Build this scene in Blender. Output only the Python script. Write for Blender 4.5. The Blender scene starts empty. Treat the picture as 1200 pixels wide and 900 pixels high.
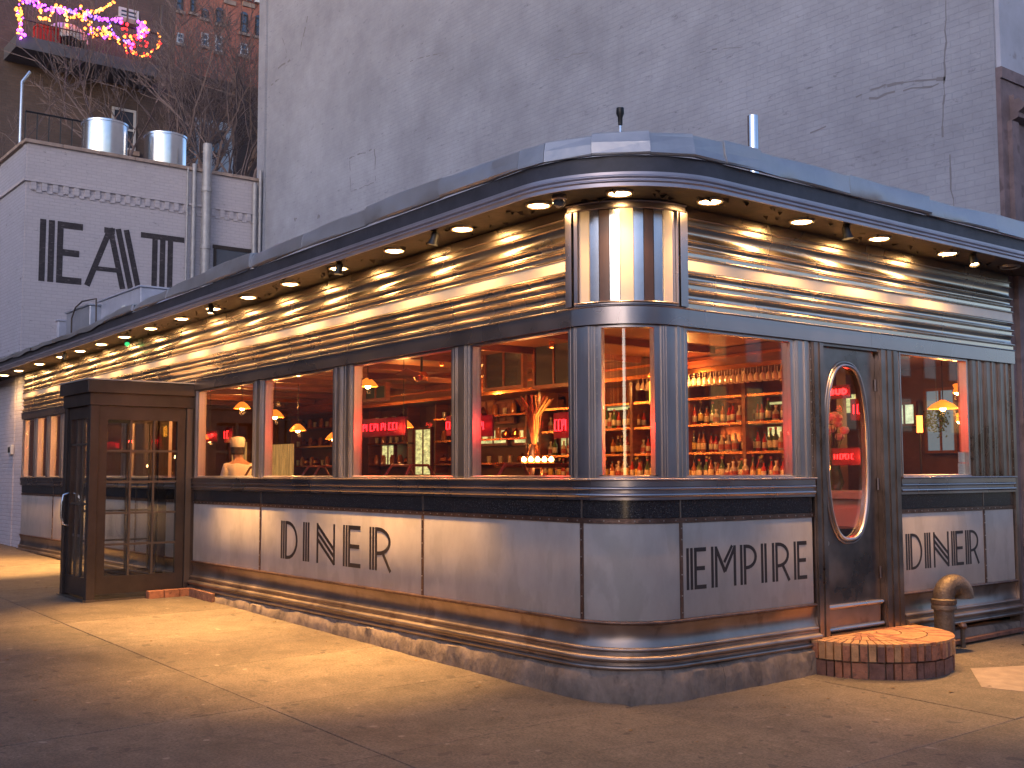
import bpy, math, random
import numpy as np
from mathutils import Vector, Matrix
random.seed(7); rnd = random.Random(11)
PI = math.pi
S = bpy.context.scene
C = S.collection

# ------------------------------------------------------------------ camera (surveyed from the photograph)
F, PITCH, YAW, ROLL = 1308.25, 0.0796, 0.90514, -0.0023
CAM = np.array([5.6446, -5.4094, 1.6])
_fw = np.array([-math.sin(YAW)*math.cos(PITCH), math.cos(YAW)*math.cos(PITCH), math.sin(PITCH)])
_r = np.array([math.cos(YAW), math.sin(YAW), 0.0]); _u = np.cross(_r, _fw)
_r2 = _r*math.cos(ROLL)+_u*math.sin(ROLL); _u2 = -_r*math.sin(ROLL)+_u*math.cos(ROLL)
cd = bpy.data.cameras.new("camera"); co = bpy.data.objects.new("camera", cd); C.objects.link(co)
cd.sensor_width = 36; cd.lens = F/1200*36; cd.clip_end = 500; cd.clip_start = .05
co.matrix_world = Matrix(((_r2[0], _u2[0], -_fw[0], CAM[0]), (_r2[1], _u2[1], -_fw[1], CAM[1]), (_r2[2], _u2[2], -_fw[2], CAM[2]), (0, 0, 0, 1)))
S.camera = co
def _ray(u, v): return _fw*F+_r2*(u-600)-_u2*(v-450)
def PL(u, v, y=0.0):          # measured point on a plane parallel to the long front
    d = _ray(u, v); t = (y-CAM[1])/d[1]; return CAM+t*d
def PR(u, v, x=0.0):          # measured point on a plane parallel to the door side
    d = _ray(u, v); t = (x-CAM[0])/d[0]; return CAM+t*d
def gz(x, y): return -.02*x+.01*y

# ------------------------------------------------------------------ world, sun, exposure
W = bpy.data.worlds.new("World"); S.world = W; W.use_nodes = True
wn = W.node_tree; bg = wn.nodes["Background"]
sky = wn.nodes.new("ShaderNodeTexSky"); sky.sky_type = 'NISHITA'; sky.sun_disc = False
SUN_EL, SUN_ROT = math.radians(14), math.radians(150)
sky.sun_elevation = SUN_EL; sky.sun_rotation = SUN_ROT; sky.air_density = 1.0; sky.dust_density = 1.0; sky.ozone_density = 2.5
tint = wn.nodes.new("ShaderNodeMixRGB"); tint.blend_type = 'MULTIPLY'; tint.inputs[0].default_value = 1; tint.inputs[2].default_value = (1.0, .965, 1.10, 1)   # purple dusk
wn.links.new(sky.outputs[0], tint.inputs[1]); wn.links.new(tint.outputs[0], bg.inputs[0]); bg.inputs[1].default_value = 0.115
sd = bpy.data.lights.new("sun", 'SUN'); sd.energy = 0.12; sd.angle = math.radians(20); sd.color = (1, .85, .82)
so = bpy.data.objects.new("sun", sd); C.objects.link(so)
_sd = Vector((math.sin(SUN_ROT)*math.cos(SUN_EL), math.cos(SUN_ROT)*math.cos(SUN_EL), math.sin(SUN_EL)))
so.rotation_euler = _sd.to_track_quat('Z', 'Y').to_euler()
S.view_settings.view_transform = 'Standard'; S.view_settings.look = 'None'; S.view_settings.exposure = 1.25; S.view_settings.gamma = 1
S.render.engine = 'CYCLES'
S.cycles.max_bounces = 8; S.cycles.transparent_max_bounces = 24; S.cycles.glossy_bounces = 5; S.cycles.sample_clamp_indirect = 6

# ------------------------------------------------------------------ materials
def mat(name, col, rough=.6, metal=0., bump=0., bscale=20., var=0., vscale=3., emit=None, estr=0., coat=0., stretch=(1, 1, 1), detail=6., spots=None, rvar=0., spec=.5):
    m = bpy.data.materials.new(name); m.use_nodes = True
    nt = m.node_tree; N = nt.nodes; L = nt.links; P = N["Principled BSDF"]
    P.inputs["Base Color"].default_value = (*col, 1); P.inputs["Roughness"].default_value = rough; P.inputs["Metallic"].default_value = metal
    P.inputs["Specular IOR Level"].default_value = spec
    P.inputs["Coat Weight"].default_value = coat
    if coat: P.inputs["Coat Roughness"].default_value = .15
    tc = N.new("ShaderNodeTexCoord"); mp = N.new("ShaderNodeMapping"); mp.inputs["Scale"].default_value = stretch
    L.new(tc.outputs["Object"], mp.inputs["Vector"])
    last = None
    if var or spots:
        n = N.new("ShaderNodeTexNoise"); n.inputs["Scale"].default_value = vscale; n.inputs["Detail"].default_value = detail; n.inputs["Roughness"].default_value = .65
        L.new(mp.outputs[0], n.inputs["Vector"])
        r = N.new("ShaderNodeValToRGB"); e = r.color_ramp.elements
        e[0].position = .3; e[1].position = .72
        e[0].color = (*[max(0, c*(1-var)) for c in col], 1); e[1].color = (*[min(1, c*(1+var)) for c in col], 1)
        L.new(n.outputs["Fac"], r.inputs["Fac"]); last = r.outputs[0]
        if spots:
            sc, scale, thr, amt = spots
            n2 = N.new("ShaderNodeTexNoise"); n2.inputs["Scale"].default_value = scale; n2.inputs["Detail"].default_value = 8
            L.new(mp.outputs[0], n2.inputs["Vector"])
            r2 = N.new("ShaderNodeValToRGB"); r2.color_ramp.elements[0].position = thr; r2.color_ramp.elements[1].position = thr+.06
            r2.color_ramp.elements[0].color = (0, 0, 0, 1); r2.color_ramp.elements[1].color = (amt, amt, amt, 1)
            L.new(n2.outputs["Fac"], r2.inputs["Fac"])
            mx = N.new("ShaderNodeMixRGB"); mx.inputs[2].default_value = (*sc, 1)
            L.new(r2.outputs[0], mx.inputs[0]); L.new(last, mx.inputs[1]); last = mx.outputs[0]
        L.new(last, P.inputs["Base Color"])
        if rvar:
            mr = N.new("ShaderNodeMapRange"); mr.inputs["To Min"].default_value = max(.02, rough-rvar); mr.inputs["To Max"].default_value = rough+rvar
            mr.inputs["From Min"].default_value = .3; mr.inputs["From Max"].default_value = .7
            L.new(n.outputs["Fac"], mr.inputs["Value"]); L.new(mr.outputs[0], P.inputs["Roughness"])
    if bump:
        n3 = N.new("ShaderNodeTexNoise"); n3.inputs["Scale"].default_value = bscale; n3.inputs["Detail"].default_value = 6
        L.new(mp.outputs[0], n3.inputs["Vector"])
        b = N.new("ShaderNodeBump"); b.inputs["Strength"].default_value = bump; b.inputs["Distance"].default_value = .02
        L.new(n3.outputs["Fac"], b.inputs["Height"]); L.new(b.outputs[0], P.inputs["Normal"])
    if emit:
        P.inputs["Emission Color"].default_value = (*emit, 1); P.inputs["Emission Strength"].default_value = estr
    return m

def brick_mat(name, c1, c2, mortar, axis, bw=.22, bh=.075, ms=.012, bstr=.6, rough=.8, stain=(.08, .07, .07), thr=.62, amt=.5, bias=0, cracks=False):
    m = bpy.data.materials.new(name); m.use_nodes = True
    nt = m.node_tree; N = nt.nodes; L = nt.links; P = N["Principled BSDF"]; P.inputs["Roughness"].default_value = rough
    tc = N.new("ShaderNodeTexCoord"); sp = N.new("ShaderNodeSeparateXYZ"); cb = N.new("ShaderNodeCombineXYZ")
    L.new(tc.outputs["Object"], sp.inputs[0]); L.new(sp.outputs[axis], cb.inputs[0]); L.new(sp.outputs[2], cb.inputs[1])
    wob = N.new("ShaderNodeTexNoise"); wob.inputs["Scale"].default_value = 5; L.new(tc.outputs["Object"], wob.inputs["Vector"])
    vm = N.new("ShaderNodeVectorMath"); vm.operation = 'MULTIPLY_ADD'; vm.inputs[1].default_value = (.02, .02, 0)
    L.new(wob.outputs["Color"], vm.inputs[0]); L.new(cb.outputs[0], vm.inputs[2])
    bt = N.new("ShaderNodeTexBrick"); bt.inputs["Scale"].default_value = 1; bt.inputs["Brick Width"].default_value = bw; bt.inputs["Row Height"].default_value = bh
    bt.inputs["Mortar Size"].default_value = ms; bt.inputs["Mortar Smooth"].default_value = .3; bt.inputs["Bias"].default_value = bias
    bt.inputs["Color1"].default_value = (*c1, 1); bt.inputs["Color2"].default_value = (*c2, 1); bt.inputs["Mortar"].default_value = (*mortar, 1)
    L.new(vm.outputs[0], bt.inputs["Vector"])
    n = N.new("ShaderNodeTexNoise"); n.inputs["Scale"].default_value = .7; n.inputs["Detail"].default_value = 10; n.inputs["Roughness"].default_value = .7
    L.new(tc.outputs["Object"], n.inputs["Vector"])
    r = N.new("ShaderNodeValToRGB"); r.color_ramp.elements[0].position = thr-.2; r.color_ramp.elements[1].position = thr+.1
    r.color_ramp.elements[0].color = (0, 0, 0, 1); r.color_ramp.elements[1].color = (amt, amt, amt, 1)
    L.new(n.outputs["Fac"], r.inputs["Fac"])
    mx = N.new("ShaderNodeMixRGB"); mx.inputs[2].default_value = (*stain, 1)
    L.new(r.outputs[0], mx.inputs[0]); L.new(bt.outputs["Color"], mx.inputs[1])
    # chipped paint flecks, in short horizontal dashes
    mp = N.new("ShaderNodeMapping"); mp.inputs["Scale"].default_value = (5, 5, 13); L.new(tc.outputs["Object"], mp.inputs[0])
    n2 = N.new("ShaderNodeTexNoise"); n2.inputs["Scale"].default_value = 1.0; n2.inputs["Detail"].default_value = 8; n2.inputs["Roughness"].default_value = .72; L.new(mp.outputs[0], n2.inputs["Vector"])
    r2 = N.new("ShaderNodeValToRGB"); r2.color_ramp.elements[0].position = .60; r2.color_ramp.elements[1].position = .68
    r2.color_ramp.elements[0].color = (0, 0, 0, 1); r2.color_ramp.elements[1].color = (.7, .7, .7, 1)
    L.new(n2.outputs["Fac"], r2.inputs["Fac"])
    mx2 = N.new("ShaderNodeMixRGB"); mx2.inputs[2].default_value = (*[c*.8 for c in stain], 1)
    L.new(r2.outputs[0], mx2.inputs[0]); L.new(mx.outputs[0], mx2.inputs[1]); L.new(mx2.outputs[0], P.inputs["Base Color"])
    n3 = N.new("ShaderNodeTexNoise"); n3.inputs["Scale"].default_value = 9; n3.inputs["Detail"].default_value = 8; L.new(tc.outputs["Object"], n3.inputs["Vector"])
    ma = N.new("ShaderNodeMath"); ma.operation = 'MULTIPLY_ADD'; ma.inputs[1].default_value = 1.1
    iv = N.new("ShaderNodeMath"); iv.operation = 'SUBTRACT'; iv.inputs[0].default_value = 1; L.new(bt.outputs["Fac"], iv.inputs[1])
    L.new(n3.outputs["Fac"], ma.inputs[0]); L.new(iv.outputs[0], ma.inputs[2])
    b = N.new("ShaderNodeBump"); b.inputs["Strength"].default_value = bstr; b.inputs["Distance"].default_value = .02
    L.new(ma.outputs[0], b.inputs["Height"]); L.new(b.outputs[0], P.inputs["Normal"])
    return m

def glass_mat(name, tint=(.95, .97, .96), refl=1.0):
    m = bpy.data.materials.new(name); m.use_nodes = True; nt = m.node_tree; N = nt.nodes; L = nt.links
    for x in list(N): N.remove(x)
    o = N.new("ShaderNodeOutputMaterial"); t = N.new("ShaderNodeBsdfTransparent"); g = N.new("ShaderNodeBsdfGlossy"); mx = N.new("ShaderNodeMixShader"); f = N.new("ShaderNodeFresnel")
    ge = N.new("ShaderNodeNewGeometry"); im = N.new("ShaderNodeMapRange"); im.inputs["To Min"].default_value = 1.65; im.inputs["To Max"].default_value = 1/1.65   # the node flips the index on back faces
    L.new(ge.outputs["Backfacing"], im.inputs["Value"]); L.new(im.outputs[0], f.inputs["IOR"]); t.inputs[0].default_value = (*tint, 1); g.inputs["Roughness"].default_value = .015; g.inputs[0].default_value = (refl, refl, refl, 1)
    L.new(f.outputs[0], mx.inputs[0]); L.new(t.outputs[0], mx.inputs[1]); L.new(g.outputs[0], mx.inputs[2]); L.new(mx.outputs[0], o.inputs[0])
    return m
def emis(name, col, st, var=0, vs=3, stretch=(1, 1, 1)):
    st = st*.75
    if var:
        m = mat(name, col, .4, 0, var=var, vscale=vs, stretch=stretch, emit=col, estr=st); nt = m.node_tree; P = nt.nodes['Principled BSDF']; nt.links.new(P.inputs['Base Color'].links[0].from_socket, P.inputs['Emission Color']); return m
    m = bpy.data.materials.new(name); m.use_nodes = True; N = m.node_tree.nodes; P = N["Principled BSDF"]
    P.inputs["Base Color"].default_value = (*col, 1); P.inputs["Emission Color"].default_value = (*col, 1); P.inputs["Emission Strength"].default_value = st
    return m

M = {}
EK = .75   # strength of everything that glows
M['steel'] = mat('stainless_steel', (.46, .405, .40), .29, 1., bump=.02, bscale=5, var=.10, vscale=1.6, rvar=.06, detail=2)
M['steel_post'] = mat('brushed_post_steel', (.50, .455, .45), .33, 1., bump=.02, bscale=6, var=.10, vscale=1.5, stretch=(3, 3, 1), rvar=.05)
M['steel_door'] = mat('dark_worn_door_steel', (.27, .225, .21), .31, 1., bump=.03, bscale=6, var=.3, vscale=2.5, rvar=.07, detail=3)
M['fascia'] = mat('lavender_grey_fascia_metal', (.42, .38, .42), .38, .6, bump=.02, bscale=4, var=.12, vscale=2, detail=2)
M['steel_rib'] = mat('polished_ribbed_steel', (.76, .63, .50), .26, 1., bump=0, bscale=4, var=.12, vscale=1.2, rvar=.05, detail=2)
M['steel_dull'] = mat('worn_brownish_steel', (.34, .27, .23), .38, .9, bump=.04, bscale=10, var=.3, vscale=2.2, rvar=.08, detail=3, spots=((.13, .075, .05), 3.5, .60, .45))
M['flash'] = mat('crumpled_roof_flashing', (.46, .445, .455), .42, .6, bump=.55, bscale=4.5, var=.15, vscale=2, rvar=.1)
M['darkband'] = mat('dark_cornice_band', (.065, .062, .075), .55, .2, bump=.1, var=.3, vscale=4)
M['granite'] = mat('black_granite', (.022, .021, .024), .22, 0, var=.5, vscale=90, coat=.3, spots=((.16, .15, .15), 120, .6, .8), detail=2)
M['enamel'] = mat('grey_white_enamel_panel', (.385, .335, .305), .50, 0., bump=.04, bscale=40, var=.16, vscale=2.6, spec=.35, spots=((.28, .25, .215), 4.5, .52, .38), stretch=(1, 1, .5))
M['cream'] = mat('cream_enamel_stripe', (.66, .57, .46), .35, 0, var=.06, vscale=4, coat=.3)
M['stripe_dark'] = mat('dark_brown_enamel', (.06, .04, .04), .3, 0, var=.2)
M['paint_black'] = mat('black_letter_paint', (.022, .016, .018), .5, 0, var=.3, vscale=40)
M['faded_black'] = mat('faded_black_wall_paint', (.045, .035, .038), .8, 0, bump=.6, bscale=14, var=.4, vscale=6, spots=((.16, .13, .13), 9, .60, .6), stretch=(1, 1, 2.5))
M['rust'] = mat('brown_trim_metal', (.18, .11, .085), .42, .8, bump=.15, bscale=40, var=.4, vscale=12)
M['rivet'] = mat('rivet_steel', (.6, .55, .5), .3, 1.)
M['stone'] = mat('rough_base_stone', (.19, .145, .115), .85, 0, bump=.8, bscale=18, var=.45, vscale=5, spots=((.06, .045, .04), 7, .58, .5), stretch=(1, 1, .6))
M['soffit'] = mat('peeling_soffit_paint', (.045, .032, .023), .7, 0, bump=.3, bscale=10, var=.4, vscale=5, spots=((.02, .015, .012), 4, .60, .9))
M['black'] = mat('black_fixture_metal', (.02, .018, .018), .4, .3)
M['bronze'] = mat('weathered_bronze_paint', (.058, .042, .036), .42, .35, bump=.06, bscale=60, var=.3, vscale=3)
M['bronze_dark'] = mat('dark_bronze_bar', (.11, .085, .07), .4, .4)
M['glass'] = glass_mat('window_glass'); M['glass_booth'] = glass_mat('vestibule_glass', (.9, .92, .92))
M['lamp'] = emis('soffit_lamp_glow', (1, .60, .24), 44)
M['ring'] = mat('lamp_ring', (.5, .42, .34), .35, 1.)
M['brick'] = mat('red_step_brick', (.30, .12, .065), .8, 0, bump=.5, bscale=60, var=.4, vscale=14, spots=((.08, .04, .03), 20, .6, .6))
M['brick2'] = mat('dark_step_brick', (.16, .075, .055), .85, 0, bump=.5, bscale=60, var=.4, vscale=14)
M['brick3'] = mat('tan_step_brick', (.42, .22, .10), .8, 0, bump=.5, bscale=60, var=.3, vscale=14)
M['mortar'] = mat('dark_mortar', (.17, .13, .10), .95, 0, bump=.4, bscale=50, var=.3)
M['pipe'] = mat('grey_painted_pipe', (.36, .34, .34), .5, .2, var=.2, vscale=6)
M['iron'] = mat('cast_iron_pipe', (.12, .09, .07), .5, .5, bump=.4, bscale=50, var=.3, vscale=8)
M['galv'] = mat('galvanised_metal', (.66, .68, .72), .24, 1., bump=.04, bscale=6, var=.1)
M['pale_metal'] = mat('pale_painted_metal', (.46, .46, .53), .5, .1, bump=.1, var=.15)
M['duct'] = mat('grey_duct_metal', (.42, .43, .48), .45, .6, bump=.15, bscale=8, var=.2)
M['concrete'] = None
M['twig'] = mat('bare_branch_bark', (.17, .125, .12), .9, 0, var=.3, vscale=8)
M['white'] = mat('white_paint', (.7, .7, .68), .6, 0, var=.1)
M['skin'] = mat('skin', (.45, .26, .18), .6); M['shirt'] = mat('white_cotton', (.75, .72, .66), .8); M['hair'] = mat('dark_hair', (.03, .02, .015), .6)
M['wood_red'] = mat('red_stained_wood', (.17, .045, .02), .42, 0, bump=.1, bscale=9, var=.45, vscale=4, stretch=(1, 1, 5), coat=.2)
M['ceil'] = mat('orange_brown_ceiling', (.30, .12, .05), .5, 0, var=.2, vscale=2)
M['floor_in'] = mat('dark_tile_floor', (.06, .04, .035), .4, 0, var=.3, vscale=6)
M['wall_in'] = mat('dark_red_wall', (.11, .04, .028), .5, 0, var=.4, vscale=3)
M['copper'] = mat('copper_rail', (.8, .32, .12), .25, 1., bump=.05)
M['neon'] = emis('red_neon_tube', (1, .012, .012), 7)
M['neon_p'] = emis('pink_neon_tube', (1, .012, .018), 6)
M['bulb'] = emis('warm_bulb', (1, .50, .16), 55)
M['shade'] = mat('orange_glass_shade', (.8, .22, .04), .3, 0, emit=(1, .20, .02), estr=.8)
M['candle'] = emis('candle_flame', (1, .62, .22), 28)
M['green_glow'] = emis('pale_green_glow', (.60, .58, .24), .75, .75, 5, (1.5, 1, 4))  # bright rectangles in the room glow by emission, no lit space behind
M['yellow_glow'] = emis('dull_yellow_glow', (.62, .34, .10), .4, .6, 4, (5, 5, .5))  # lit look is emission, on the curtain, kitchen opening and far panes
M['bluepane'] = emis('dusk_window_pane', (.10, .14, .17), .8)
def bott(n, c, r=.08): return mat(n, c, r, 0, spec=.9, coat=.6, var=.3, vscale=12)
M['b_amber'] = bott('amber_glass', (.30, .09, .02)); M['b_green'] = bott('green_glass', (.05, .10, .03)); M['b_clear'] = bott('clear_glass', (.45, .38, .32)); M['b_dark'] = bott('dark_glass', (.03, .015, .012)); M['b_red'] = bott('red_liquor', (.40, .03, .015))

def pavement_mat():
    m = bpy.data.materials.new('worn_pavement_concrete'); m.use_nodes = True; nt = m.node_tree; N = nt.nodes; L = nt.links; P = N["Principled BSDF"]
    tc = N.new("ShaderNodeNewGeometry")
    def noise(sc, det=8, r=.6):
        n = N.new("ShaderNodeTexNoise"); n.inputs["Scale"].default_value = sc; n.inputs["Detail"].default_value = det; n.inputs["Roughness"].default_value = r
        L.new(tc.outputs["Position"], n.inputs["Vector"]); return n
    def ramp(src, p0, p1, c0, c1):
        r = N.new("ShaderNodeValToRGB"); e = r.color_ramp.elements; e[0].position = p0; e[1].position = p1; e[0].color = (*c0, 1); e[1].color = (*c1, 1); L.new(src, r.inputs[0]); return r.outputs[0]
    def mixc(f, a, b, mode='MIX'):
        x = N.new("ShaderNodeMixRGB"); x.blend_type = mode
        for i, s in ((0, f), (1, a), (2, b)):
            if hasattr(s, 'node'): L.new(s, x.inputs[i])
            elif isinstance(s, tuple): x.inputs[i].default_value = (*s, 1)
            else: x.inputs[i].default_value = s
        return x.outputs[0]
    big = noise(.8, 10, .7); base = ramp(big.outputs[0], .3, .72, (.105, .083, .064), (.22, .172, .128))
    fine = noise(60, 5, .75); c = mixc(.85, base, ramp(fine.outputs[0], .34, .66, (.35, .35, .35), (1.35, 1.35, 1.35)), 'MULTIPLY')
    mid = noise(4.5, 9, .75); c = mixc(.8, c, ramp(mid.outputs[0], .34, .68, (.62, .60, .58), (1.15, 1.15, 1.15)), 'MULTIPLY')
    sp = noise(24, 3, .5); c = mixc(ramp(sp.outputs[0], .70, .74, (0, 0, 0), (.8, .8, .8)), c, (.05, .04, .035))
    st = noise(2.3, 6, .75); c = mixc(ramp(st.outputs[0], .56, .66, (0, 0, 0), (.45, .45, .45)), c, (.10, .08, .07))
    gm = noise(9, 1, .3); c = mixc(ramp(gm.outputs[0], .765, .775, (0, 0, 0), (.45, .45, .45)), c, (.34, .29, .24)); g2 = noise(7.3, 1, .3); c = mixc(ramp(g2.outputs[0], .72, .73, (0, 0, 0), (.7, .7, .7)), c, (.05, .04, .035))
    tone = N.new("ShaderNodeObjectInfo"); c = mixc(1.0, c, ramp(tone.outputs["Random"], 0, 1, (.86, .86, .86), (1.1, 1.1, 1.1)), 'MULTIPLY')
    vo = N.new("ShaderNodeTexVoronoi"); vo.feature = 'DISTANCE_TO_EDGE'; vo.inputs["Scale"].default_value = .23
    wv = noise(3, 6); ad = N.new("ShaderNodeVectorMath"); ad.operation = 'MULTIPLY_ADD'; ad.inputs[1].default_value = (.3, .3, 0); L.new(wv.outputs["Color"], ad.inputs[0]); L.new(tc.outputs["Position"], ad.inputs[2]); L.new(ad.outputs[0], vo.inputs["Vector"])
    cr = ramp(vo.outputs["Distance"], 0.0, .004, (.35, .35, .35), (0, 0, 0)); c = mixc(cr, c, (.05, .04, .035))
    L.new(c, P.inputs["Base Color"])
    mr = N.new("ShaderNodeMapRange"); mr.inputs["To Min"].default_value = .55; mr.inputs["To Max"].default_value = .9; L.new(big.outputs[0], mr.inputs[0]); L.new(mr.outputs[0], P.inputs["Roughness"])
    b = N.new("ShaderNodeBump"); b.inputs["Strength"].default_value = .7; b.inputs["Distance"].default_value = .006; L.new(fine.outputs[0], b.inputs["Height"]); L.new(b.outputs[0], P.inputs["Normal"])
    return m
M['concrete'] = pavement_mat()
M['joint'] = mat('dark_joint_filler', (.06, .05, .042), .95, 0, var=.3)
M['asphalt'] = mat('street_asphalt', (.05, .048, .05), .85, 0, bump=.4, bscale=60, var=.3, vscale=4)
M['grey_wall'] = brick_mat('grey_painted_party_wall', (.40, .40, .44), (.385, .385, .425), (.355, .355, .392), 0, bh=.07, ms=.005, bstr=.5, thr=.55, amt=.6, stain=(.20, .195, .22))
M['eat_wall'] = brick_mat('white_painted_brick_x', (.53, .47, .48), (.50, .44, .455), (.45, .40, .41), 1, bw=.2, bh=.068, ms=.007, bstr=.5, thr=.74, amt=.3, stain=(.22, .20, .2))
M['eat_side'] = brick_mat('white_painted_brick_y', (.46, .44, .50), (.43, .41, .47), (.37, .35, .40), 0, bw=.2, bh=.068, ms=.008, bstr=.6, thr=.72, amt=.35, stain=(.2, .18, .18))
M['coping'] = mat('tan_coping_stone', (.36, .26, .21), .8, 0, bump=.3, var=.25, vscale=5)
M['brown_wall'] = brick_mat('brown_brick_x', (.15, .10, .085), (.12, .08, .068), (.12, .09, .08), 1, bh=.08, bstr=.5, thr=.6, amt=.6, stain=(.05, .04, .035))
M['red_wall'] = brick_mat('red_brick_x', (.55, .18, .12), (.42, .13, .09), (.32, .17, .13), 1, bh=.1, bstr=.4, thr=.66, amt=.4, stain=(.14, .06, .05))
M['red_wall_y'] = brick_mat('red_brick_y', (.28, .10, .07), (.20, .07, .05), (.2, .13, .1), 0, bh=.1, bstr=.4, thr=.66, amt=.4)
M['mauve'] = mat('mauve_stone', (.20, .145, .15), .8, 0, bump=.35, bscale=14, var=.35, vscale=3, spots=((.06, .04, .04), 3, .6, .6))
M['blue_glass'] = mat('sky_reflecting_glass', (.05, .06, .08), .05, 0, spec=1., coat=1)
M['frame_white'] = mat('pale_window_frame', (.55, .54, .55), .6)

# ------------------------------------------------------------------ geometry helpers
ORG = {}
SAGGED = set()
def sag(x, z): return max(0., -x-1.)*.0135*max(0., (z-1.40)/2.2)      # the old diner settles towards its far end
class MB:
    def __init__(s): s.v = []; s.f = []
    def box(s, x0, x1, y0, y1, z0, z1):
        n = len(s.v); s.v += [(x, y, z) for z in (z0, z1) for x, y in ((x0, y0), (x1, y0), (x1, y1), (x0, y1))]
        s.f += [[n+3, n+2, n+1, n], [n+4, n+5, n+6, n+7]]+[[n+i, n+(i+1) % 4, n+4+(i+1) % 4, n+4+i] for i in range(4)]; return s
    def cbox(s, x0, x1, y0, y1, z0, z1, b=.004):     # chamfered on the four vertical and top edges
        n = len(s.v)
        rings = [(0, z0), (0, z1-b), (b, z1)]
        for ins, z in rings:
            X0, X1, Y0, Y1 = x0+ins, x1-ins, y0+ins, y1-ins; k = b
            s.v += [(X0+k, Y0, z), (X1-k, Y0, z), (X1, Y0+k, z), (X1, Y1-k, z), (X1-k, Y1, z), (X0+k, Y1, z), (X0, Y1-k, z), (X0, Y0+k, z)]
        s.f.append([n+i for i in range(7, -1, -1)]); s.f.append([n+16+i for i in range(8)])
        for r in range(2):
            for i in range(8): s.f.append([n+8*r+i, n+8*r+(i+1) % 8, n+8*(r+1)+(i+1) % 8, n+8*(r+1)+i])
        return s
    def prism(s, pts, d):     # polygon (3D points) pushed by vector d
        n = len(s.v); k = len(pts); d = np.array(d, float)
        s.v += [tuple(p) for p in pts]+[tuple(np.array(p)+d) for p in pts]
        s.f.append([n+i for i in range(k-1, -1, -1)]); s.f.append([n+k+i for i in range(k)])
        s.f += [[n+i, n+(i+1) % k, n+k+(i+1) % k, n+k+i] for i in range(k)]; return s
    def tube(s, pts, r, seg=8, closed=False, cap=True):
        pts = [Vector(p) for p in pts]; n0 = len(s.v); k = len(pts); rr = r if isinstance(r, (list, tuple)) else [r]*k
        prev = None
        for i, p in enumerate(pts):
            if closed: d = (pts[(i+1) % k]-pts[i-1])
            else: d = pts[min(i+1, k-1)]-pts[max(i-1, 0)]
            if d.length < 1e-9: d = Vector((0, 0, 1))
            d.normalize()
            if prev is None:
                a = Vector((0, 0, 1)) if abs(d.z) < .9 else Vector((1, 0, 0)); nrm = d.cross(a).normalized()
            else:
                nrm = (prev-d*prev.dot(d)); nrm = nrm.normalized() if nrm.length > 1e-6 else prev
            prev = nrm; bn = d.cross(nrm)
            for j in range(seg):
                a = 2*PI*j/seg; s.v.append(tuple(p+(nrm*math.cos(a)+bn*math.sin(a))*rr[i]))
        m = k if closed else k-1
        for i in range(m):
            for j in range(seg):
                a = n0+i*seg+j; b = n0+i*seg+(j+1) % seg; c = n0+((i+1) % k)*seg+(j+1) % seg; d_ = n0+((i+1) % k)*seg+j
                s.f.append([a, b, c, d_])
        if cap and not closed:
            s.f.append([n0+j for j in range(seg-1, -1, -1)]); s.f.append([n0+(k-1)*seg+j for j in range(seg)])
        return s
    def lathe(s, cx, cy, prof, seg=16, a0=0., a1=2*PI):   # prof (r,z)
        n0 = len(s.v); full = abs(a1-a0-2*PI) < 1e-6; m = seg if full else seg+1
        for r, z in prof:
            for j in range(m):
                a = a0+(a1-a0)*j/seg; s.v.append((cx+max(r, 1e-4)*math.cos(a), cy+max(r, 1e-4)*math.sin(a), z))
        for i in range(len(prof)-1):
            for j in range(seg):
                a = n0+i*m+j; b = n0+i*m+(j+1) % m
                s.f.append([a, b, b+m, a+m])
        return s
    def build(s, name, m, parent=None, smooth=35, kind=None, fix=True):
        me = bpy.data.meshes.new(name); o = bpy.data.objects.new(name, me)
        org = np.zeros(3)
        if parent is not None: org = ORG.get(parent.name, np.zeros(3))
        v = np.array(s.v, float)
        if parent is not None and parent.name in SAGGED:
            SAGGED.add(o.name); v[:, 2] -= np.array([sag(x, z) for x, _, z in s.v])
        v = v-org
        me.from_pydata(v.tolist(), [], s.f); me.update()
        if fix:
            import bmesh
            bm = bmesh.new(); bm.from_mesh(me); bmesh.ops.recalc_face_normals(bm, faces=bm.faces); bm.to_mesh(me); bm.free()
        if smooth:
            me.polygons.foreach_set('use_smooth', [True]*len(me.polygons)); me.set_sharp_from_angle(angle=math.radians(smooth))
        if isinstance(m, list):
            for x in m: me.materials.append(x)
        else: me.materials.append(m)
        C.objects.link(o); o.parent = parent; ORG[o.name] = org
        if kind: o['kind'] = kind
        return o
def thing(name, label, cat, loc=(0, 0, 0), group=None):
    o = bpy.data.objects.new(name, None); C.objects.link(o); o.location = loc; o['label'] = label; o['category'] = cat; o.empty_display_size = .1
    if group: o['group'] = group
    ORG[o.name] = np.array(loc, float); return o
def tag(o, label, cat, group=None):
    o['label'] = label; o['category'] = cat
    if group: o['group'] = group
    return o
def struct(o): o['kind'] = 'structure'; return o
def dup(root, loc, label=None, rotz=0, group=None, scale=None):
    def cp(o, par):
        c = o.copy(); C.objects.link(c); c.parent = par
        for ch in o.children: cp(ch, c)
        return c
    r = cp(root, None); r.location = loc; r.rotation_euler = (0, 0, rotz)
    if label: r['label'] = label
    if group: r['group'] = group
    if scale: r.scale = scale
    return r

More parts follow.
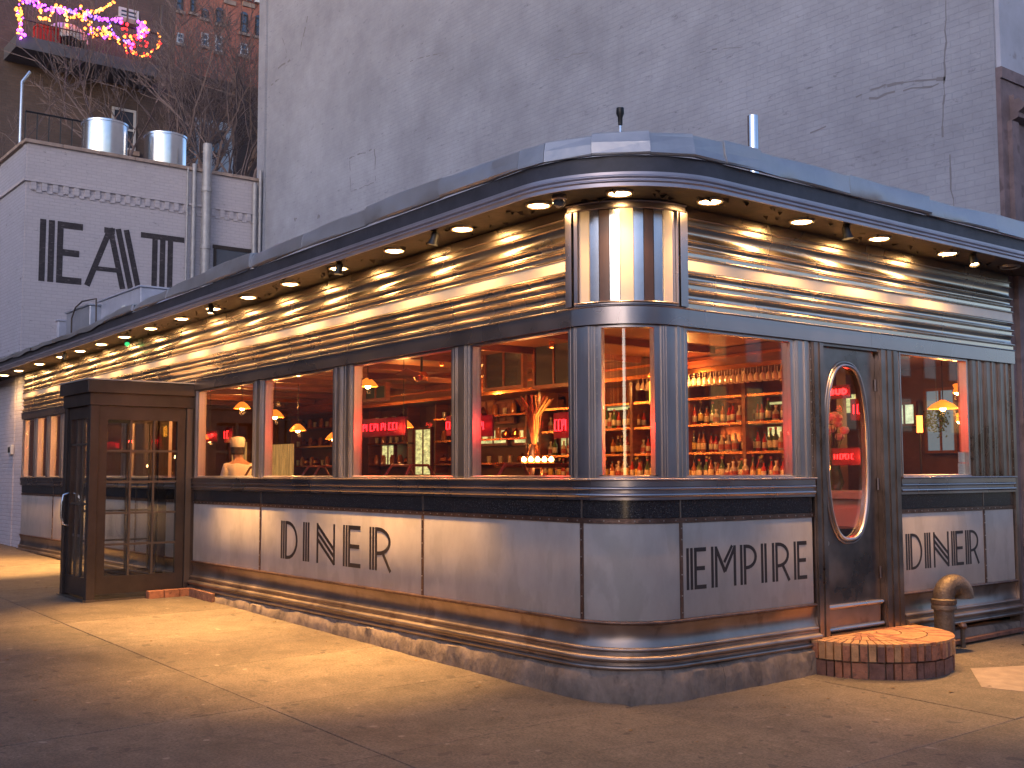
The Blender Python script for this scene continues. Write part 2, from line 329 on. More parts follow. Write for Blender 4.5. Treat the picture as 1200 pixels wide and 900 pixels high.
# path round the diner's rounded corner
R = .5; LA = R*PI/2
def path(s, o, r=R):
    if s < 0: return (-r+s, -o, (0, -1))
    if s > LA: return (o, r+(s-LA), (1, 0))
    a = s/r; n = (math.sin(a), -math.cos(a)); return (-r+(r+o)*n[0], r+(r+o)*n[1], n)
def sX(x): return x+R           # s of a point on the long front
def sY(y): return y-R+LA        # s of a point on the door side
def samples(s0, s1, da=.03, ds=None):
    out = [s0]
    def seg(a, b, d):
        n = max(1, int(math.ceil((b-a)/d))); out.extend([a+(b-a)*(i+1)/n for i in range(n)])
    big = ds or 1e9
    a = s0
    for lo, hi, d in ((-1e9, 0, big), (0, LA, da), (LA, 1e9, big)):
        x0, x1 = max(a, lo), min(s1, hi)
        if x1 > x0+1e-9: seg(x0, x1, d); a = x1
    return out
def band(mb, prof, s0, s1, da=.03, ds=None, jit=None):
    ss = samples(s0, s1, da, ds); k = len(prof); n0 = len(mb.v)
    for i, s in enumerate(ss):
        for j, (o, z) in enumerate(prof):
            if jit: do, dz = jit(s, j, o, z); o += do; z += dz
            x, y, _ = path(s, o); mb.v.append((x, y, z))
    for i in range(len(ss)-1):
        for j in range(k):
            a = n0+i*k+j; b = n0+i*k+(j+1) % k; mb.f.append([a, b, b+k, a+k])
    mb.f.append([n0+j for j in range(k)]); mb.f.append([n0+(len(ss)-1)*k+j for j in range(k-1, -1, -1)])
    return mb
def bprof(segs, z0, back=-.02):  # outer silhouette from [(z_end, type, amount)]
    pts = []; z = z0
    for z1, o, typ, h in segs:
        if typ == 'flat': pts += [(o, z), (o, z1)]
        else:
            n = 8
            for i in range(n+1):
                t = i/n; b = math.sin(PI*t)**.6 if typ == 'bead' else math.sin(PI*t)
                pts.append((o+(h if typ == 'bead' else -h)*b, z+(z1-z)*t))
        z = z1
    return pts+[(back, z), (back, z0)]

# stroke letters -----------------------------------------------------
def ribbon(mb, pts, t, org, ax, up, nrm, th):
    pts = [np.array(p, float) for p in pts]; L_ = []; R_ = []
    for i, p in enumerate(pts):
        a = pts[max(i-1, 0)]; b = pts[min(i+1, len(pts)-1)]
        if 0 < i < len(pts)-1:
            d1 = (p-a)/max(1e-9, np.linalg.norm(p-a)); d2 = (b-p)/max(1e-9, np.linalg.norm(b-p)); d = d1+d2; d /= np.linalg.norm(d); m = min(1.6, 1/max(.4, abs(d@d1)))
        else: d = (b-a)/np.linalg.norm(b-a); m = 1
        n = np.array([-d[1], d[0]])*t/2*m; L_.append(p+n); R_.append(p-n)
    T = lambda q, h: tuple(org+ax*q[0]+up*q[1]+nrm*h)
    for i in range(len(pts)-1):
        q = [L_[i], L_[i+1], R_[i+1], R_[i]]
        n0 = len(mb.v); mb.v += [T(x, 0) for x in q]+[T(x, th) for x in q]
        mb.f += [[n0, n0+1, n0+2, n0+3], [n0+7, n0+6, n0+5, n0+4]]+[[n0+k, n0+4+k, n0+4+(k+1) % 4, n0+(k+1) % 4] for k in range(4)]
def letter(ch, w, h, t, g, n):
    S_ = []; xs = [t/2+k*g for k in range(n)]; xm = xs[-1]
    def arc(x0, zt, zb, xr, m=12):
        cz = (zt+zb)/2; rz = (zt-zb)/2; xc = x0+(xr-x0)*.15
        return [(x0, zt)]+[(xc+(xr-xc)*math.sin(PI*i/m), cz+rz*math.cos(PI*i/m)) for i in range(m+1)]+[(x0, zb)]
    st = lambda x: [(x, 0), (x, h)]
    if ch in 'EDIRP': S_ += [(st(x), t) for x in xs]
    if ch == 'E': S_ += [([(xm, z), (w*e, z)], t*1.15) for z, e in ((t*.575, 1), (h*.5, .93), (h-t*.575, 1))]
    if ch == 'D': S_ += [(arc(xm, h-t/2, t/2, w-t/2), t)]
    if ch == 'P': S_ += [(arc(xm, h-t/2, h*.42, w-t/2), t)]
    if ch == 'R': S_ += [(arc(xm, h-t/2, h*.40, w-t), t), ([(xm+(w-xm)*.45, h*.40), (w-t/2, 0)], t)]
    if ch == 'N':
        S_ += [(st(t/2), t), (st(w-t/2), t)]
        for k in range(3): S_ += [([(t/2, h-.02-k*h*.175), (w-t/2, h*.37-k*h*.175)], t)]
    if ch == 'M':
        S_ += [(st(t/2), t), (st(t/2+g), t), (st(w-t/2), t), ([(t/2+g, h-t/2), (w*.55, h*.36)], t*1.1), ([(w*.55, h*.38), (w-t/2, h-t/2)], t), ([(w*.52, h*.60), (w-t*1.6, h)], t*.9)]
    if ch == 'A':
        ap = w*.42; S_ += [([(t/2, 0), (ap, h-t*.3)], t)]
        for k in range(3): S_ += [([(ap+k*g, h), (w-t/2-(2-k)*g, 0)], t)]
        S_ += [([(w*.2, h*.30), (w*.62, h*.30)], t*.8), ([(ap-t, h-t/2), (ap+g*.6, h-t/2)], t)]
    if ch == 'T':
        S_ += [([(0, h-t/2), (w, h-t/2)], t)]
        for k in range(3): S_ += [([(w/2+(k-1)*g, 0), (w/2+(k-1)*g, h-t/2)], t)]
    if ch == 'B': S_ += [(st(t/2), t), (arc(t/2, h-t/2, h*.52, w*.9), t), (arc(t/2, h*.52, t/2, w-t/2), t)]
    if ch == 'U': S_ += [([(t/2, h), (t/2, h*.3)]+[(w/2-(w/2-t/2)*math.cos(PI*i/8), h*.3-(h*.3-t/2)*math.sin(PI*i/8)) for i in range(9)]+[(w-t/2, h)], t)]
    return S_
def put_letter(ch, org, ax, w, h, t, g, n, nrm, parent, m, th=.002):
    mb = MB(); org = np.array(org, float); ax = np.array(ax, float); nrm = np.array(nrm, float)
    for k, (pts, tt) in enumerate(letter(ch, w, h, t, g, n)):
        ribbon(mb, pts, tt, org, ax, np.array([0, 0, 1.]), nrm, th+.0002*k)
    return mb.build('letter', m, parent, smooth=0)

# ================================================================== SETTING: ground
XL, YB = -15.2, 5.32
def slope_sheet(name, x0, x1, y0, y1, dz, m, nx=1):
    mb = MB(); mb.prism([(x0, y0, gz(x0, y0)+dz), (x1, y0, gz(x1, y0)+dz), (x1, y1, gz(x1, y1)+dz), (x0, y1, gz(x0, y1)+dz)], (0, 0, -.05)); return mb.build(name, m, None, smooth=0)
street = struct(slope_sheet('street', -160, 160, -160, 160, -.14, M['asphalt']))
pav = struct(slope_sheet('pavement', -40, 4.4, -4.3, 9.0, -.03, M['joint']))
def slab(x0, x1, y0, y1, tilt=0):
    j = .0035; dz = rnd.uniform(-.002, .002); b = .004
    mb = MB(); a0, a1, b0, b1 = x0+j, x1-j, y0+j, y1-j
    n = 0; rings = [(0, -.029), (0, -b), (b, 0)]
    for ins, z in rings:
        mb.v += [(x, y, gz(x, y)+z+dz) for x, y in ((a0+ins, b0+ins), (a1-ins, b0+ins), (a1-ins, b1-ins), (a0+ins, b1-ins))]
    for r in range(2): mb.f += [[4*r+i, 4*r+(i+1) % 4, 4*r+4+(i+1) % 4, 4*r+4+i] for i in range(4)]
    mb.f.append([8, 9, 10, 11]); return mb.build('paving_slab', M['concrete'], pav, smooth=0)
xs = [0-1.53*i for i in range(0, 27)]
for i in range(26):
    for y0, y1 in ((-4.25, -1.93), (-1.93, .06)): slab(xs[i+1], xs[i], y0, y1)
slab(0, 1.8, -4.25, -1.93); slab(1.8, 4.3, -4.25, -1.93); slab(0, 1.8, -1.93, 0.); slab(1.8, 4.3, -1.93, 0.)
for y0, y1 in ((0, 1.8), (1.8, 3.6), (3.6, 5.4), (5.4, 7.2), (7.2, 8.95)):
    slab(-.12, 1.8, y0, y1) if y0 > 0 else slab(0, 1.8, y0, y1); slab(1.8, 4.3, y0, y1)
kerb = MB()
for x0, x1, y0, y1 in ((-40, 4.62, -4.5, -4.31), (4.42, 4.62, -4.3, 9)):
    kerb.prism([(x0, y0, gz(x0, y0)), (x1, y0, gz(x1, y0)), (x1, y1, gz(x1, y1)), (x0, y1, gz(x0, y1))], (0, 0, -.2))
struct(kerb.build('kerb', M['pipe'], None, smooth=0))
# pale patch of newer cement on the pavement right of the step, and a long scrape
patch = MB(); pp = [(1.15, 2.55), (.72, 3.15), (1.25, 4.3), (1.75, 4.25), (1.72, 2.75)]
patch.prism([(x, y, gz(x, y)+.0005) for x, y in pp], (0, 0, .004)); patch.build('cement_patch', mat('pale_cement', (.26, .20, .155), .85, 0, bump=.3, bscale=40, var=.25, vscale=5), pav, smooth=0)

lit_ = mat('dry_leaf', (.16, .10, .05), .9, 0, var=.4); lit2 = mat('paper_scrap', (.5, .45, .4), .9)
litter = MB(); lg = random.Random(3)
for i in range(70):
    x, y = (lg.uniform(-13, 1.2), -lg.uniform(.14, .45) if i % 2 else lg.uniform(-3.4, -.2)) if i < 58 else (lg.uniform(.2, 1.6), lg.uniform(.3, 4.6))
    a = lg.uniform(0, 6.3); r = lg.uniform(.008, .028); z = gz(x, y)+.004; n = len(litter.v)
    for k in range(5): t_ = a+k*1.257; rr_ = r*(1 if k % 2 else .6); litter.v.append((x+rr_*math.cos(t_), y+rr_*math.sin(t_), z+lg.uniform(0, .012)))
    litter.v.append((x, y, z+.006)); litter.f += [[n+k, n+(k+1) % 5, n+5] for k in range(5)]
lo_ = litter.build('dry_leaf_litter', lit_, None, smooth=0, kind='stuff', fix=False); tag(lo_, 'scattered dry leaf crumbs on the pavement along the diner', 'litter')
# ================================================================== DINER
D = thing('diner', 'streamlined stainless steel diner with rounded corner, lit eaves and enamel panels', 'diner', (-.5, .5, 0))
s0, s1 = sX(XL), sY(YB)
SAGGED.add(D.name)
DOOR0, DOOR1 = sY(2.09), sY(3.31)
# rough stone base
def jstone(s, j, o, z):
    q = math.sin(s*5.1+j*2.3)*.005+math.sin(s*13.7+j*5.1)*.004+math.sin(s*31+j)*.0025
    return (q if o > 0 else 0, (0 if z < .1 else q*.7+.005*math.sin(s*4.3)))
for a, b in ((s0, sX(-7.0)), (sX(-7.0)+.004, sX(-5.45)), (sX(-5.446), sX(-3.2)), (sX(-3.196), sX(-.75)), (sX(-.746), sY(.9)), (sY(.904), DOOR0)):
    band(MB(), [(-.1, -.15), (.10, -.15), (.105, .04), (.10, .12), (.09, .19), (.06, .225), (-.1, .225)], a, b, ds=.06, jit=jstone).build('base_stone', M['stone'], D, smooth=50)
band(MB(), [(-.1, -.15), (.05, -.15), (.055, .04), (.05, .12), (.03, .16), (-.1, .16)], DOOR1, s1-.05, ds=.06, jit=jstone).build('base_stone', M['stone'], D, smooth=50)
# sweeps in two runs: to the door, beyond the door
def runs(name, prof, m, da=.03, spans=None):
    for a, b in (spans or ((s0, DOOR0), (DOOR1, s1-.06))):
        band(MB(), prof, a, b, da).build(name, m, D)
runs('kick_moulding', bprof([(.255, .075, 'bead', .012), (.275, .055, 'flat', 0), (.325, .06, 'bead', .03), (.345, .045, 'flat', 0), (.375, .04, 'bead', .015), (.53, .03, 'cove', .02)], .225, -.1), M['steel_dull'])
runs('panel_ledge', bprof([(.555, .035, 'bead', .006)], .532), M['rust'])
runs('trim_strip', bprof([(1.275, .024, 'flat', 0)], 1.24), M['rust'])
runs('wall_core', [(-.012, .55), (.0, .55), (.0, 1.56), (-.012, 1.56)], M['black'])
# granite band blocks
def split(a, b, marks): 
    e = [a]+[m for m in marks if a < m < b]+[b]; return list(zip(e[:-1], e[1:]))
gm = [sX(-13.3), sX(-11.4), sX(-9.5), sX(-5.65), sX(-2.47), sX(-.42), sY(.55), sY(4.7)]
for run in ((s0, DOOR0), (DOOR1, s1-.06)):
    for a, b in split(*run, gm):
        band(MB(), [(.002, 1.278), (.018, 1.278), (.018, 1.405), (.002, 1.405)], a+.006, b-.006).build('granite_block', M['granite'], D)
        if b < run[1]: band(MB(), [(.002, 1.277), (.022, 1.277), (.022, 1.406), (.002, 1.406)], b-.006, b+.006).build('joint_strip', M['steel_dull'], D)
# sill
runs('sill', bprof([(1.425, .045, 'flat', 0), (1.455, .045, 'bead', .012), (1.475, .04, 'flat', 0), (1.50, .045, 'bead', .012), (1.545, .05, 'flat', 0), (1.56, .065, 'bead', .008)], 1.406, -.06), M['steel'])
# enamel panels + vertical strips + letters
pans = {}
for run in ((s0, DOOR0), (DOOR1, s1-.06)):
    for a, b in split(*run, gm):
        o = band(MB(), [(.002, .556), (.016, .556), (.018, .56), (.018, 1.235), (.016, 1.239), (.002, 1.239)], a+.014, b-.014, da=.025).build('enamel_panel', M['enamel'], D); pans[round(a, 2)] = o
        if b < run[1]:
            st = band(MB(), [(.002, .557), (.026, .557), (.026, 1.239), (.002, 1.239)], b-.0135, b+.0135).build('panel_strip', M['rust'], D)
            rv = MB()
            for z in (.6, .72, .87, 1.0, 1.12, 1.2):
                x, y, nn = path(b, .026); rv.tube([(x, y, z), (x+nn[0]*.004, y+nn[1]*.004, z)], .0055, 6)
            rv.build('rivet_row', M['rivet'], st, kind='stuff')
rv = MB()
for i in range(190):
    s = s0+.15+i*.105
    if DOOR0-.02 < s < DOOR1+.02 or s > s1-.1: continue
    x, y, nn = path(s, .024); rv.tube([(x, y, 1.258), (x+nn[0]*.004, y+nn[1]*.004, 1.258)], .0055, 6)
rv.build('trim_rivets', M['rivet'], D, kind='stuff')
pk = lambda s: min(pans.items(), key=lambda kv: abs(kv[0]-s))[1]
def word(spec, side, panel, n_of, zt, zb, t, g):
    for i, (ch, u0, u1) in enumerate(spec):
        n = n_of[i] if isinstance(n_of, (list, tuple)) else n_of
        if side == 'L':
            a = PL(u0, 640)[0]; b = PL(u1, 640)[0]; put_letter(ch, (a, -.0185, zb), (1, 0, 0), b-a, zt-zb, t, g, n, (0, -1, 0), panel, M['paint_black'], .0015)
        else:
            a = PR(u0, 650)[1]; b = PR(u1, 650)[1]; put_letter(ch, (.0185, a, zb), (0, 1, 0), b-a, zt-zb, t, g, n, (1, 0, 0), panel, M['paint_black'], .0015)
word([('D', 331, 350.5), ('I', 357, 364), ('N', 373, 394.5), ('E', 404, 424.5), ('R', 435, 461)], 'L', pk(gm[3]), 3, 1.108, .715, .034, .05)
word([('E', 802, 825), ('M', 831, 860), ('P', 865, 884.5), ('I', 889.5, 897.5), ('R', 902.5, 923.5), ('E', 928, 943)], 'R', pk(gm[6]), [3, 2, 2, 2, 2, 2], 1.055, .755, .026, .041)
word([('D', 1059.5, 1078.5), ('I', 1081.5, 1089), ('N', 1092, 1110), ('E', 1113, 1127), ('R', 1129.5, 1145.5)], 'R', pk(DOOR1), 3, 1.06, .745, .024, .036)

# windows: glass spans along s
zS, zH = 1.56, 2.665
wins = []
lx = [(-15.1, -14.5), (-14.3, -13.75), (-13.55, -13.0), (-12.8, -12.2), (-12.0, -11.4), (-11.2, -10.1), (-9.9, -8.8)]
for a, b in lx: wins.append((sX(a), sX(b)))
for a, b in ((-7.41, -5.86), (-5.59, -4.05), (-3.68, -2.02), (-1.76, -.52)): wins.append((sX(a), sX(b)))
wins.append((.225, .64)); wins.append((sY(.62), sY(1.86))); wins.append((sY(3.36), sY(4.49)))
for a, b in wins:
    fr = MB()
    band(fr, [(-.05, zS), (.025, zS), (.03, zS+.012), (.012, zS+.022), (-.05, zS+.022)], a, b); band(fr, [(-.05, zH-.02), (.025, zH-.02), (.025, zH), (-.05, zH)], a, b)
    for c, d in ((a, a+.022), (b-.022, b)): band(fr, [(-.05, zS+.0225), (.024, zS+.0225), (.024, zH-.0205), (-.05, zH-.0205)], c, d)
    w = fr.build('window', M['steel_post'], D)
    band(MB(), [(-.016, zS+.023), (-.010, zS+.023), (-.010, zH-.021), (-.016, zH-.021)], a+.0225, b-.0225).build('pane', M['glass'], w)
# posts between windows
edges = [s0]+[x for w in wins for x in w]+[s1-.06]
posts = [(edges[i], edges[i+1]) for i in range(0, len(edges), 2)]
for a, b in posts:
    if a < DOOR0 < b: spans = [(a, DOOR0)]
    else: spans = [(a, b)]
    if a < sX(-8) < b: spans = [(a, sX(-8.5)), (sX(-7.5), b)]
    if a < DOOR0 < b: spans = [(a, DOOR0), (DOOR1, b)]
    for c, d in spans:
        if d-c < .01: continue
        mb = MB(); w_ = d-c
        band(mb, [(-.08, zS+.001), (.02, zS+.001), (.02, zH), (-.08, zH)], c, d)
        k = max(1, int(w_/.17)) if c < sY(4.3) else 3; 
        for i in range(k):                                   # upright reeding
            q0 = c+w_*(i+.12)/k; q1 = c+w_*(i+.88)/k
            band(mb, [(.0205, zS+.002), (.032, zS+.002), (.032, zH-.001), (.0205, zH-.001)], q0, q1, da=.02)
            qm = q0+(q1-q0)*.72; hw = min(.014, (q1-q0)*.14)
            band(mb, [(.0325, zS+.003), (.043, zS+.003), (.043, zH-.002), (.0325, zH-.002)], qm-hw, qm+hw, da=.02)
            for f_ in (.10, .20, .90): qn = q0+(q1-q0)*f_; band(mb, [(.0322, zS+.003), (.037, zS+.003), (.037, zH-.002), (.0322, zH-.002)], qn-.0035, qn+.0035, da=.02)
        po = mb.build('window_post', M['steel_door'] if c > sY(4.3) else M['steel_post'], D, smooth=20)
        if w_ > .12:
            rv = MB(); 
            for i in range(12):
                x, y, nn = path(d-.012, .038 if d > .9 or d < 0 else .02); z = zS+.08+i*.088; rv.tube([(x, y, z), (x+nn[0]*.004, y+nn[1]*.004, z)], .005, 6)
            rv.build('rivet_row', M['rivet'], po, kind='stuff')
# header band and ribbed fascia wall (broken by the corner drum)
HB = bprof([(2.79, .06, 'flat', 0), (2.805, .06, 'bead', .012)], 2.667, -.08)
hj = [sX(-12), sX(-9), sX(-5.7), sX(-2.9), sX(-.47), sY(.62), sY(2.9)]
for a, b in split(s0, s1, hj): band(MB(), HB, a+.0008, b-.0008).build('header_band', M['steel'], D)
ribl = [(2.84, .045, 'flat', 0), (2.865, .05, 'bead', .016), (2.935, .035, 'cove', .014), (2.955, .045, 'bead', .014), (2.985, .035, 'flat', 0), (3.01, .045, 'bead', .016), (3.06, .035, 'cove', .008), (3.085, .045, 'bead', .014)]
ribu = [(3.195, .045, 'bead', .014), (3.225, .035, 'flat', 0), (3.25, .042, 'bead', .015), (3.30, .035, 'cove', .010), (3.325, .042, 'bead', .015), (3.42, .03, 'cove', .012), (3.44, .036, 'bead', .012), (3.475, .028, 'flat', 0), (3.495, .034, 'bead', .012), (3.565, .02, 'flat', 0)]
for a, b in ((s0, sX(-.5)), (sY(.6), s1)):
    band(MB(), bprof(ribl, 2.806, -.06), a, b).build('ribbed_cladding', M['steel_rib'], D)
    band(MB(), bprof(ribu, 3.171, -.06), a, b).build('ribbed_cladding', M['steel_rib'], D)
    band(MB(), [(-.06, 3.086), (.052, 3.086), (.046, 3.17), (-.06, 3.17)], a, b).build('cream_stripe', M['cream'], D)
# corner drum with upright stripes
for a, b in ((sX(-.499), .055), (.055+.022, .055+.05), (LA-.055-.05+.1, LA+.0), (LA+.022, sY(.599))):
    if b > a: band(MB(), [(-.06, 2.806), (.085, 2.806), (.085, 3.50), (-.06, 3.50)], a, b, da=.01).build('drum_trim', M['steel'], D)
band(MB(), bprof([(2.815, .075, 'flat', 0), (2.83, .075, 'bead', .015)], 2.806, -.06), .078, LA-.006).build('drum_ledge', M['steel'], D)
band(MB(), bprof([(3.515, .075, 'bead', .01), (3.55, .065, 'flat', 0), (3.567, .07, 'bead', .01)], 3.501, -.06), sX(-.5), sY(.6)).build('drum_top_rail', M['steel'], D)
pat = ['steel', 'cream', 'galv', 'stripe_dark', 'galv', 'cream', 'galv', 'stripe_dark', 'galv', 'cream', 'steel']
wd = [.5, 1, 1, 1, 1.0, 1.25, 1.0, 1, 1, 1, .5]; tot = sum(wd); q = .078; Ld = LA-.006-.078
for p_, w_ in zip(pat, wd):
    e = q+Ld*w_/tot; o_ = .072 if p_ == 'cream' else .06
    band(MB(), [(.0, 2.831), (o_, 2.831), (o_, 3.50), (.0, 3.50)], q+.002, e-.002, da=.008).build('drum_stripe', M[p_], D); q = e
band(MB(), [(-.05, 2.82), (-.001, 2.82), (-.001, 3.50), (-.05, 3.50)], .07, LA-.001).build('drum_core', M['black'], D)

# eaves: soffit, fascia trim, dark band, flashing ; extends over the wall beyond the left end
e0, e1 = sX(-17.6), sY(5.9)
band(MB(), [(-.1, 3.568), (.475, 3.568), (.475, 3.60), (-.1, 3.60)], e0, e1, ds=1.0).build('soffit', M['soffit'], D)
band(MB(), bprof([(3.58, .49, 'flat', 0), (3.603, .49, 'bead', .012), (3.612, .485, 'flat', 0), (3.635, .488, 'bead', .012), (3.655, .49, 'flat', 0)], 3.555, .476), e0, e1).build('fascia_trim', M['fascia'], D)
band(MB(), [(.3, 3.656), (.475, 3.656), (.475, 3.772), (.3, 3.772)], e0, e1).build('fascia_band', M['darkband'], D)
def jf(s, j, o, z):
    q = math.sin(s*1.7+j)*.006+math.sin(s*5.3+2*j)*.005; low = min(1, max(0, (-s-5.8)/4))*.115*(j > 2); return (q, q*.8-low-(.02*max(0, min(1, -s-6))*math.sin(s*7) if j > 2 else 0)*.4)
fl = [e0]+[e0+1.15*i for i in range(1, 16)]; fl = [x for x in fl if x < -.5]+[-.35, -.02, .12, .3, .50, .66, .84, 1.2, 2.3, 3.4, 4.5, e1]
for a, b in zip(fl[:-1], fl[1:]):
    mb = MB(); k = max(2, int((b-a)/.14)); ss = [a+.001+(b-a-.002)*i/k for i in range(k+1)] if (b < -.3 or a > .9) else [a+.001, b-.001]
    prof = [(.485, 3.772), (.512, 3.772), (.520, 3.785), (.512, 3.85), (.500, 3.918), (.485, 3.932), (.3, 3.94), (.3, 3.925), (.48, 3.91)]
    n0 = 0; lift = rnd.uniform(-.005, .006); tl = rnd.uniform(-.016, .016)
    for i, s in enumerate(ss):
        for j, (o, z) in enumerate(prof):
            do, dz = jf(s, j, o, z); x, y, _ = path(s, o+do+lift+tl*(i/(len(ss)-1)-.5)*2); mb.v.append((x, y, z+(dz+lift*2 if j > 2 else 0)))
    K = len(prof)
    for i in range(len(ss)-1):
        for j in range(K): mb.f.append([i*K+j, i*K+(j+1) % K, (i+1)*K+(j+1) % K, (i+1)*K+j])
    mb.f.append(list(range(K))); mb.f.append([(len(ss)-1)*K+j for j in range(K-1, -1, -1)])
    mb.build('roof_flashing', M['flash'], D, smooth=0 if (-.4 < a < .9) else 30)
MB().box(-17.5, -.4, .3, 5.3, 3.61, 3.68).build('roof_deck', M['duct'], D)
# peeling paint flakes under the soffit
pf = MB()
for i in range(160):
    s = rnd.uniform(-9, 6.3); o = rnd.uniform(.1, .42); x, y, nn = path(s, o); a = rnd.uniform(0, 6.3); L_ = rnd.uniform(.02, .07)
    dx, dy = math.cos(a)*L_, math.sin(a)*L_; z = 3.567
    pf.v += [(x, y, z), (x+dx, y+dy, z-.002), (x+dx*.8-dy*.3, y+dy*.8+dx*.3, z-rnd.uniform(.01, .04)), (x-dy*.4, y+dx*.4, z-.003)]; n = len(pf.v)-4; pf.f.append([n, n+1, n+2, n+3])
pf.build('paint_flakes', M['soffit'], D, smooth=0, kind='stuff', fix=False)

# end walls, interior shell
MB().box(-15.2, -15.1, .0, 5.2, .1, 3.55).build('end_wall', M['wall_in'], D)
MB().box(-15.1, -1.9, 5.12, 5.3, .2, 3.6).build('back_wall', M['wall_in'], D)
MB().box(-7.0, -.06, 8.5, 8.6, .2, 3.6).build('rear_room_wall', M['wall_in'], D); MB().box(-7.1, -7.0, 5.3, 8.6, .2, 3.6).build('rear_room_wall', M['wall_in'], D); MB().box(-.10, -.06, 5.12, 8.5, .2, 3.6).build('rear_room_wall', M['wall_in'], D)
MB().box(-7.0, -.1, 5.12, 8.5, .18, .30).build('rear_room_floor', M['floor_in'], D); MB().box(-7.0, -.1, 5.12, 8.5, 3.06, 3.10).build('rear_room_ceiling', M['ceil'], D)
MB().box(-15.1, -.3, .12, 5.12, .18, .30).build('floor', M['floor_in'], D)
MB().box(-15.1, -.52, .1, 5.12, 3.06, 3.10).build('ceiling', M['ceil'], D)
MB().box(-.52, -.02, .52, 5.12, 3.06, 3.10).build('ceiling', M['ceil'], D)
band(MB(), [(-.075, 2.68), (-.062, 2.68), (-.062, 3.56), (-.075, 3.56)], s0, s1).build('inner_header', M['wood_red'], D)
runs('inner_wall', [(-.10, .2), (-.075, .2), (-.075, 1.5), (-.10, 1.5)], M['wood_red'])
# inner soffit with copper cove and beams
MB().box(-15.1, -.1, 4.35, 5.1, 2.80, 3.05).build('bar_soffit', M['wood_red'], D)
MB().box(-15.1, -.1, 4.325, 4.349, 2.79, 2.84).build('cove_rail', M['copper'], D)
MB().box(-15.1, -.1, 4.325, 4.349, 2.93, 2.96).build('cove_rail', M['copper'], D)
for i in range(12):
    x = -13.8+1.2*i; MB().box(x, x+.06, .15, 4.3, 2.98, 3.059).build('ceiling_beam', M['wood_red'], D)

# door ---------------------------------------------------------------
y0, y1, zb, zt = 2.25, 3.025, .30, 2.64
fr = MB()
for a, b, o_ in ((2.092, 2.247, .04), (3.028, 3.308, .04)):
    fr.box(-.1, o_, a, b, .12, 2.666); k = 2 if b-a < .2 else 3
    for i in range(k):
        q0 = a+(b-a)*(i+.18)/k; q1 = a+(b-a)*(i+.82)/k; fr.box(o_, o_+.014, q0, q1, .13, 2.66)
fr.box(-.1, .035, 2.247, 3.028, 2.642, 2.666); fr.box(-.1, .06, 2.247, 3.028, .12, .295)
fr.build('door_frame', M['steel_door'], D)
dm = MB(); yc, zc, ry, rz = (y0+y1)/2-.035, 1.77, .275, .72; NN = 64; X = -.005
def ov(a, k=1., e=2.6):
    c, s_ = math.cos(a), math.sin(a); return (yc+ry*k*math.copysign(abs(c)**(2/e), c), zc+rz*(1+(k-1)*ry/rz)*math.copysign(abs(s_)**(2/e), s_))
inn = [ov(2*PI*i/NN) for i in range(NN)]; out = []
for yy, zz in inn:
    dy, dz = yy-yc, zz-zc; ts = []
    if dy > 1e-9: ts.append((y1-yc)/dy)
    if dy < -1e-9: ts.append((y0-yc)/dy)
    if dz > 1e-9: ts.append((zt-zc)/dz)
    if dz < -1e-9: ts.append((zb-zc)/dz)
    t = min(ts); out.append((yc+dy*t, zc+dz*t))
for ring, x in ((inn, X), (out, X), (out, X-.045), (inn, X-.045)): dm.v += [(x, a, b) for a, b in ring]
for r in range(4):
    for i in range(NN): dm.f.append([r*NN+i, r*NN+(i+1) % NN, ((r+1) % 4)*NN+(i+1) % NN, ((r+1) % 4)*NN+i])
door = dm.build('door', M['steel_door'], D, smooth=30)
tr = MB(); tr.tube([(X+.008, *ov(2*PI*i/NN, 1.03)) for i in range(NN)], .016, 8, closed=True); tr.tube([(X+.004, *ov(2*PI*i/NN, 1.14)) for i in range(NN)], .007, 6, closed=True); tr.build('oval_trim', M['steel_post'], door)
MB().prism([(X-.03, *q_) for q_ in [ov(2*PI*i/NN, .99) for i in range(NN)]], (.005, 0, 0)).build('oval_pane', M['glass'], door, smooth=0)
kp = MB(); kp.box(X, X+.012, 2.27, 3.0, .32, .49); kp.build('kick_plate', M['steel_dull'], door)
kp = MB(); kp.tube([(X+.02, 2.255, .505), (X+.02, 3.02, .505)], .02, 10); kp.tube([(X+.02, 2.255, .325), (X+.02, 3.02, .325)], .018, 10); kp.build('kick_rail', M['steel'], door)
kb = MB(); kb.lathe(0, 0, [(.001, 0), (.02, 0), (.02, .008), (.001, .008)], 10); kb.v = [(X+z, 2.3+x, 1.02+y) for x, y, z in kb.v]; kb.build('lock', M['rivet'], door)
hg = MB()
for z in (2.35, 1.5, .75): hg.tube([(X+.01, 3.02, z-.05), (X+.01, 3.02, z+.05)], .008, 8)
hg.build('hinge', M['steel'], door)
# right end post beyond the last panel
MB().box(-.06, .045, YB-.058, YB-.002, .16, 2.666).build('end_post', M['steel_dull'], D)

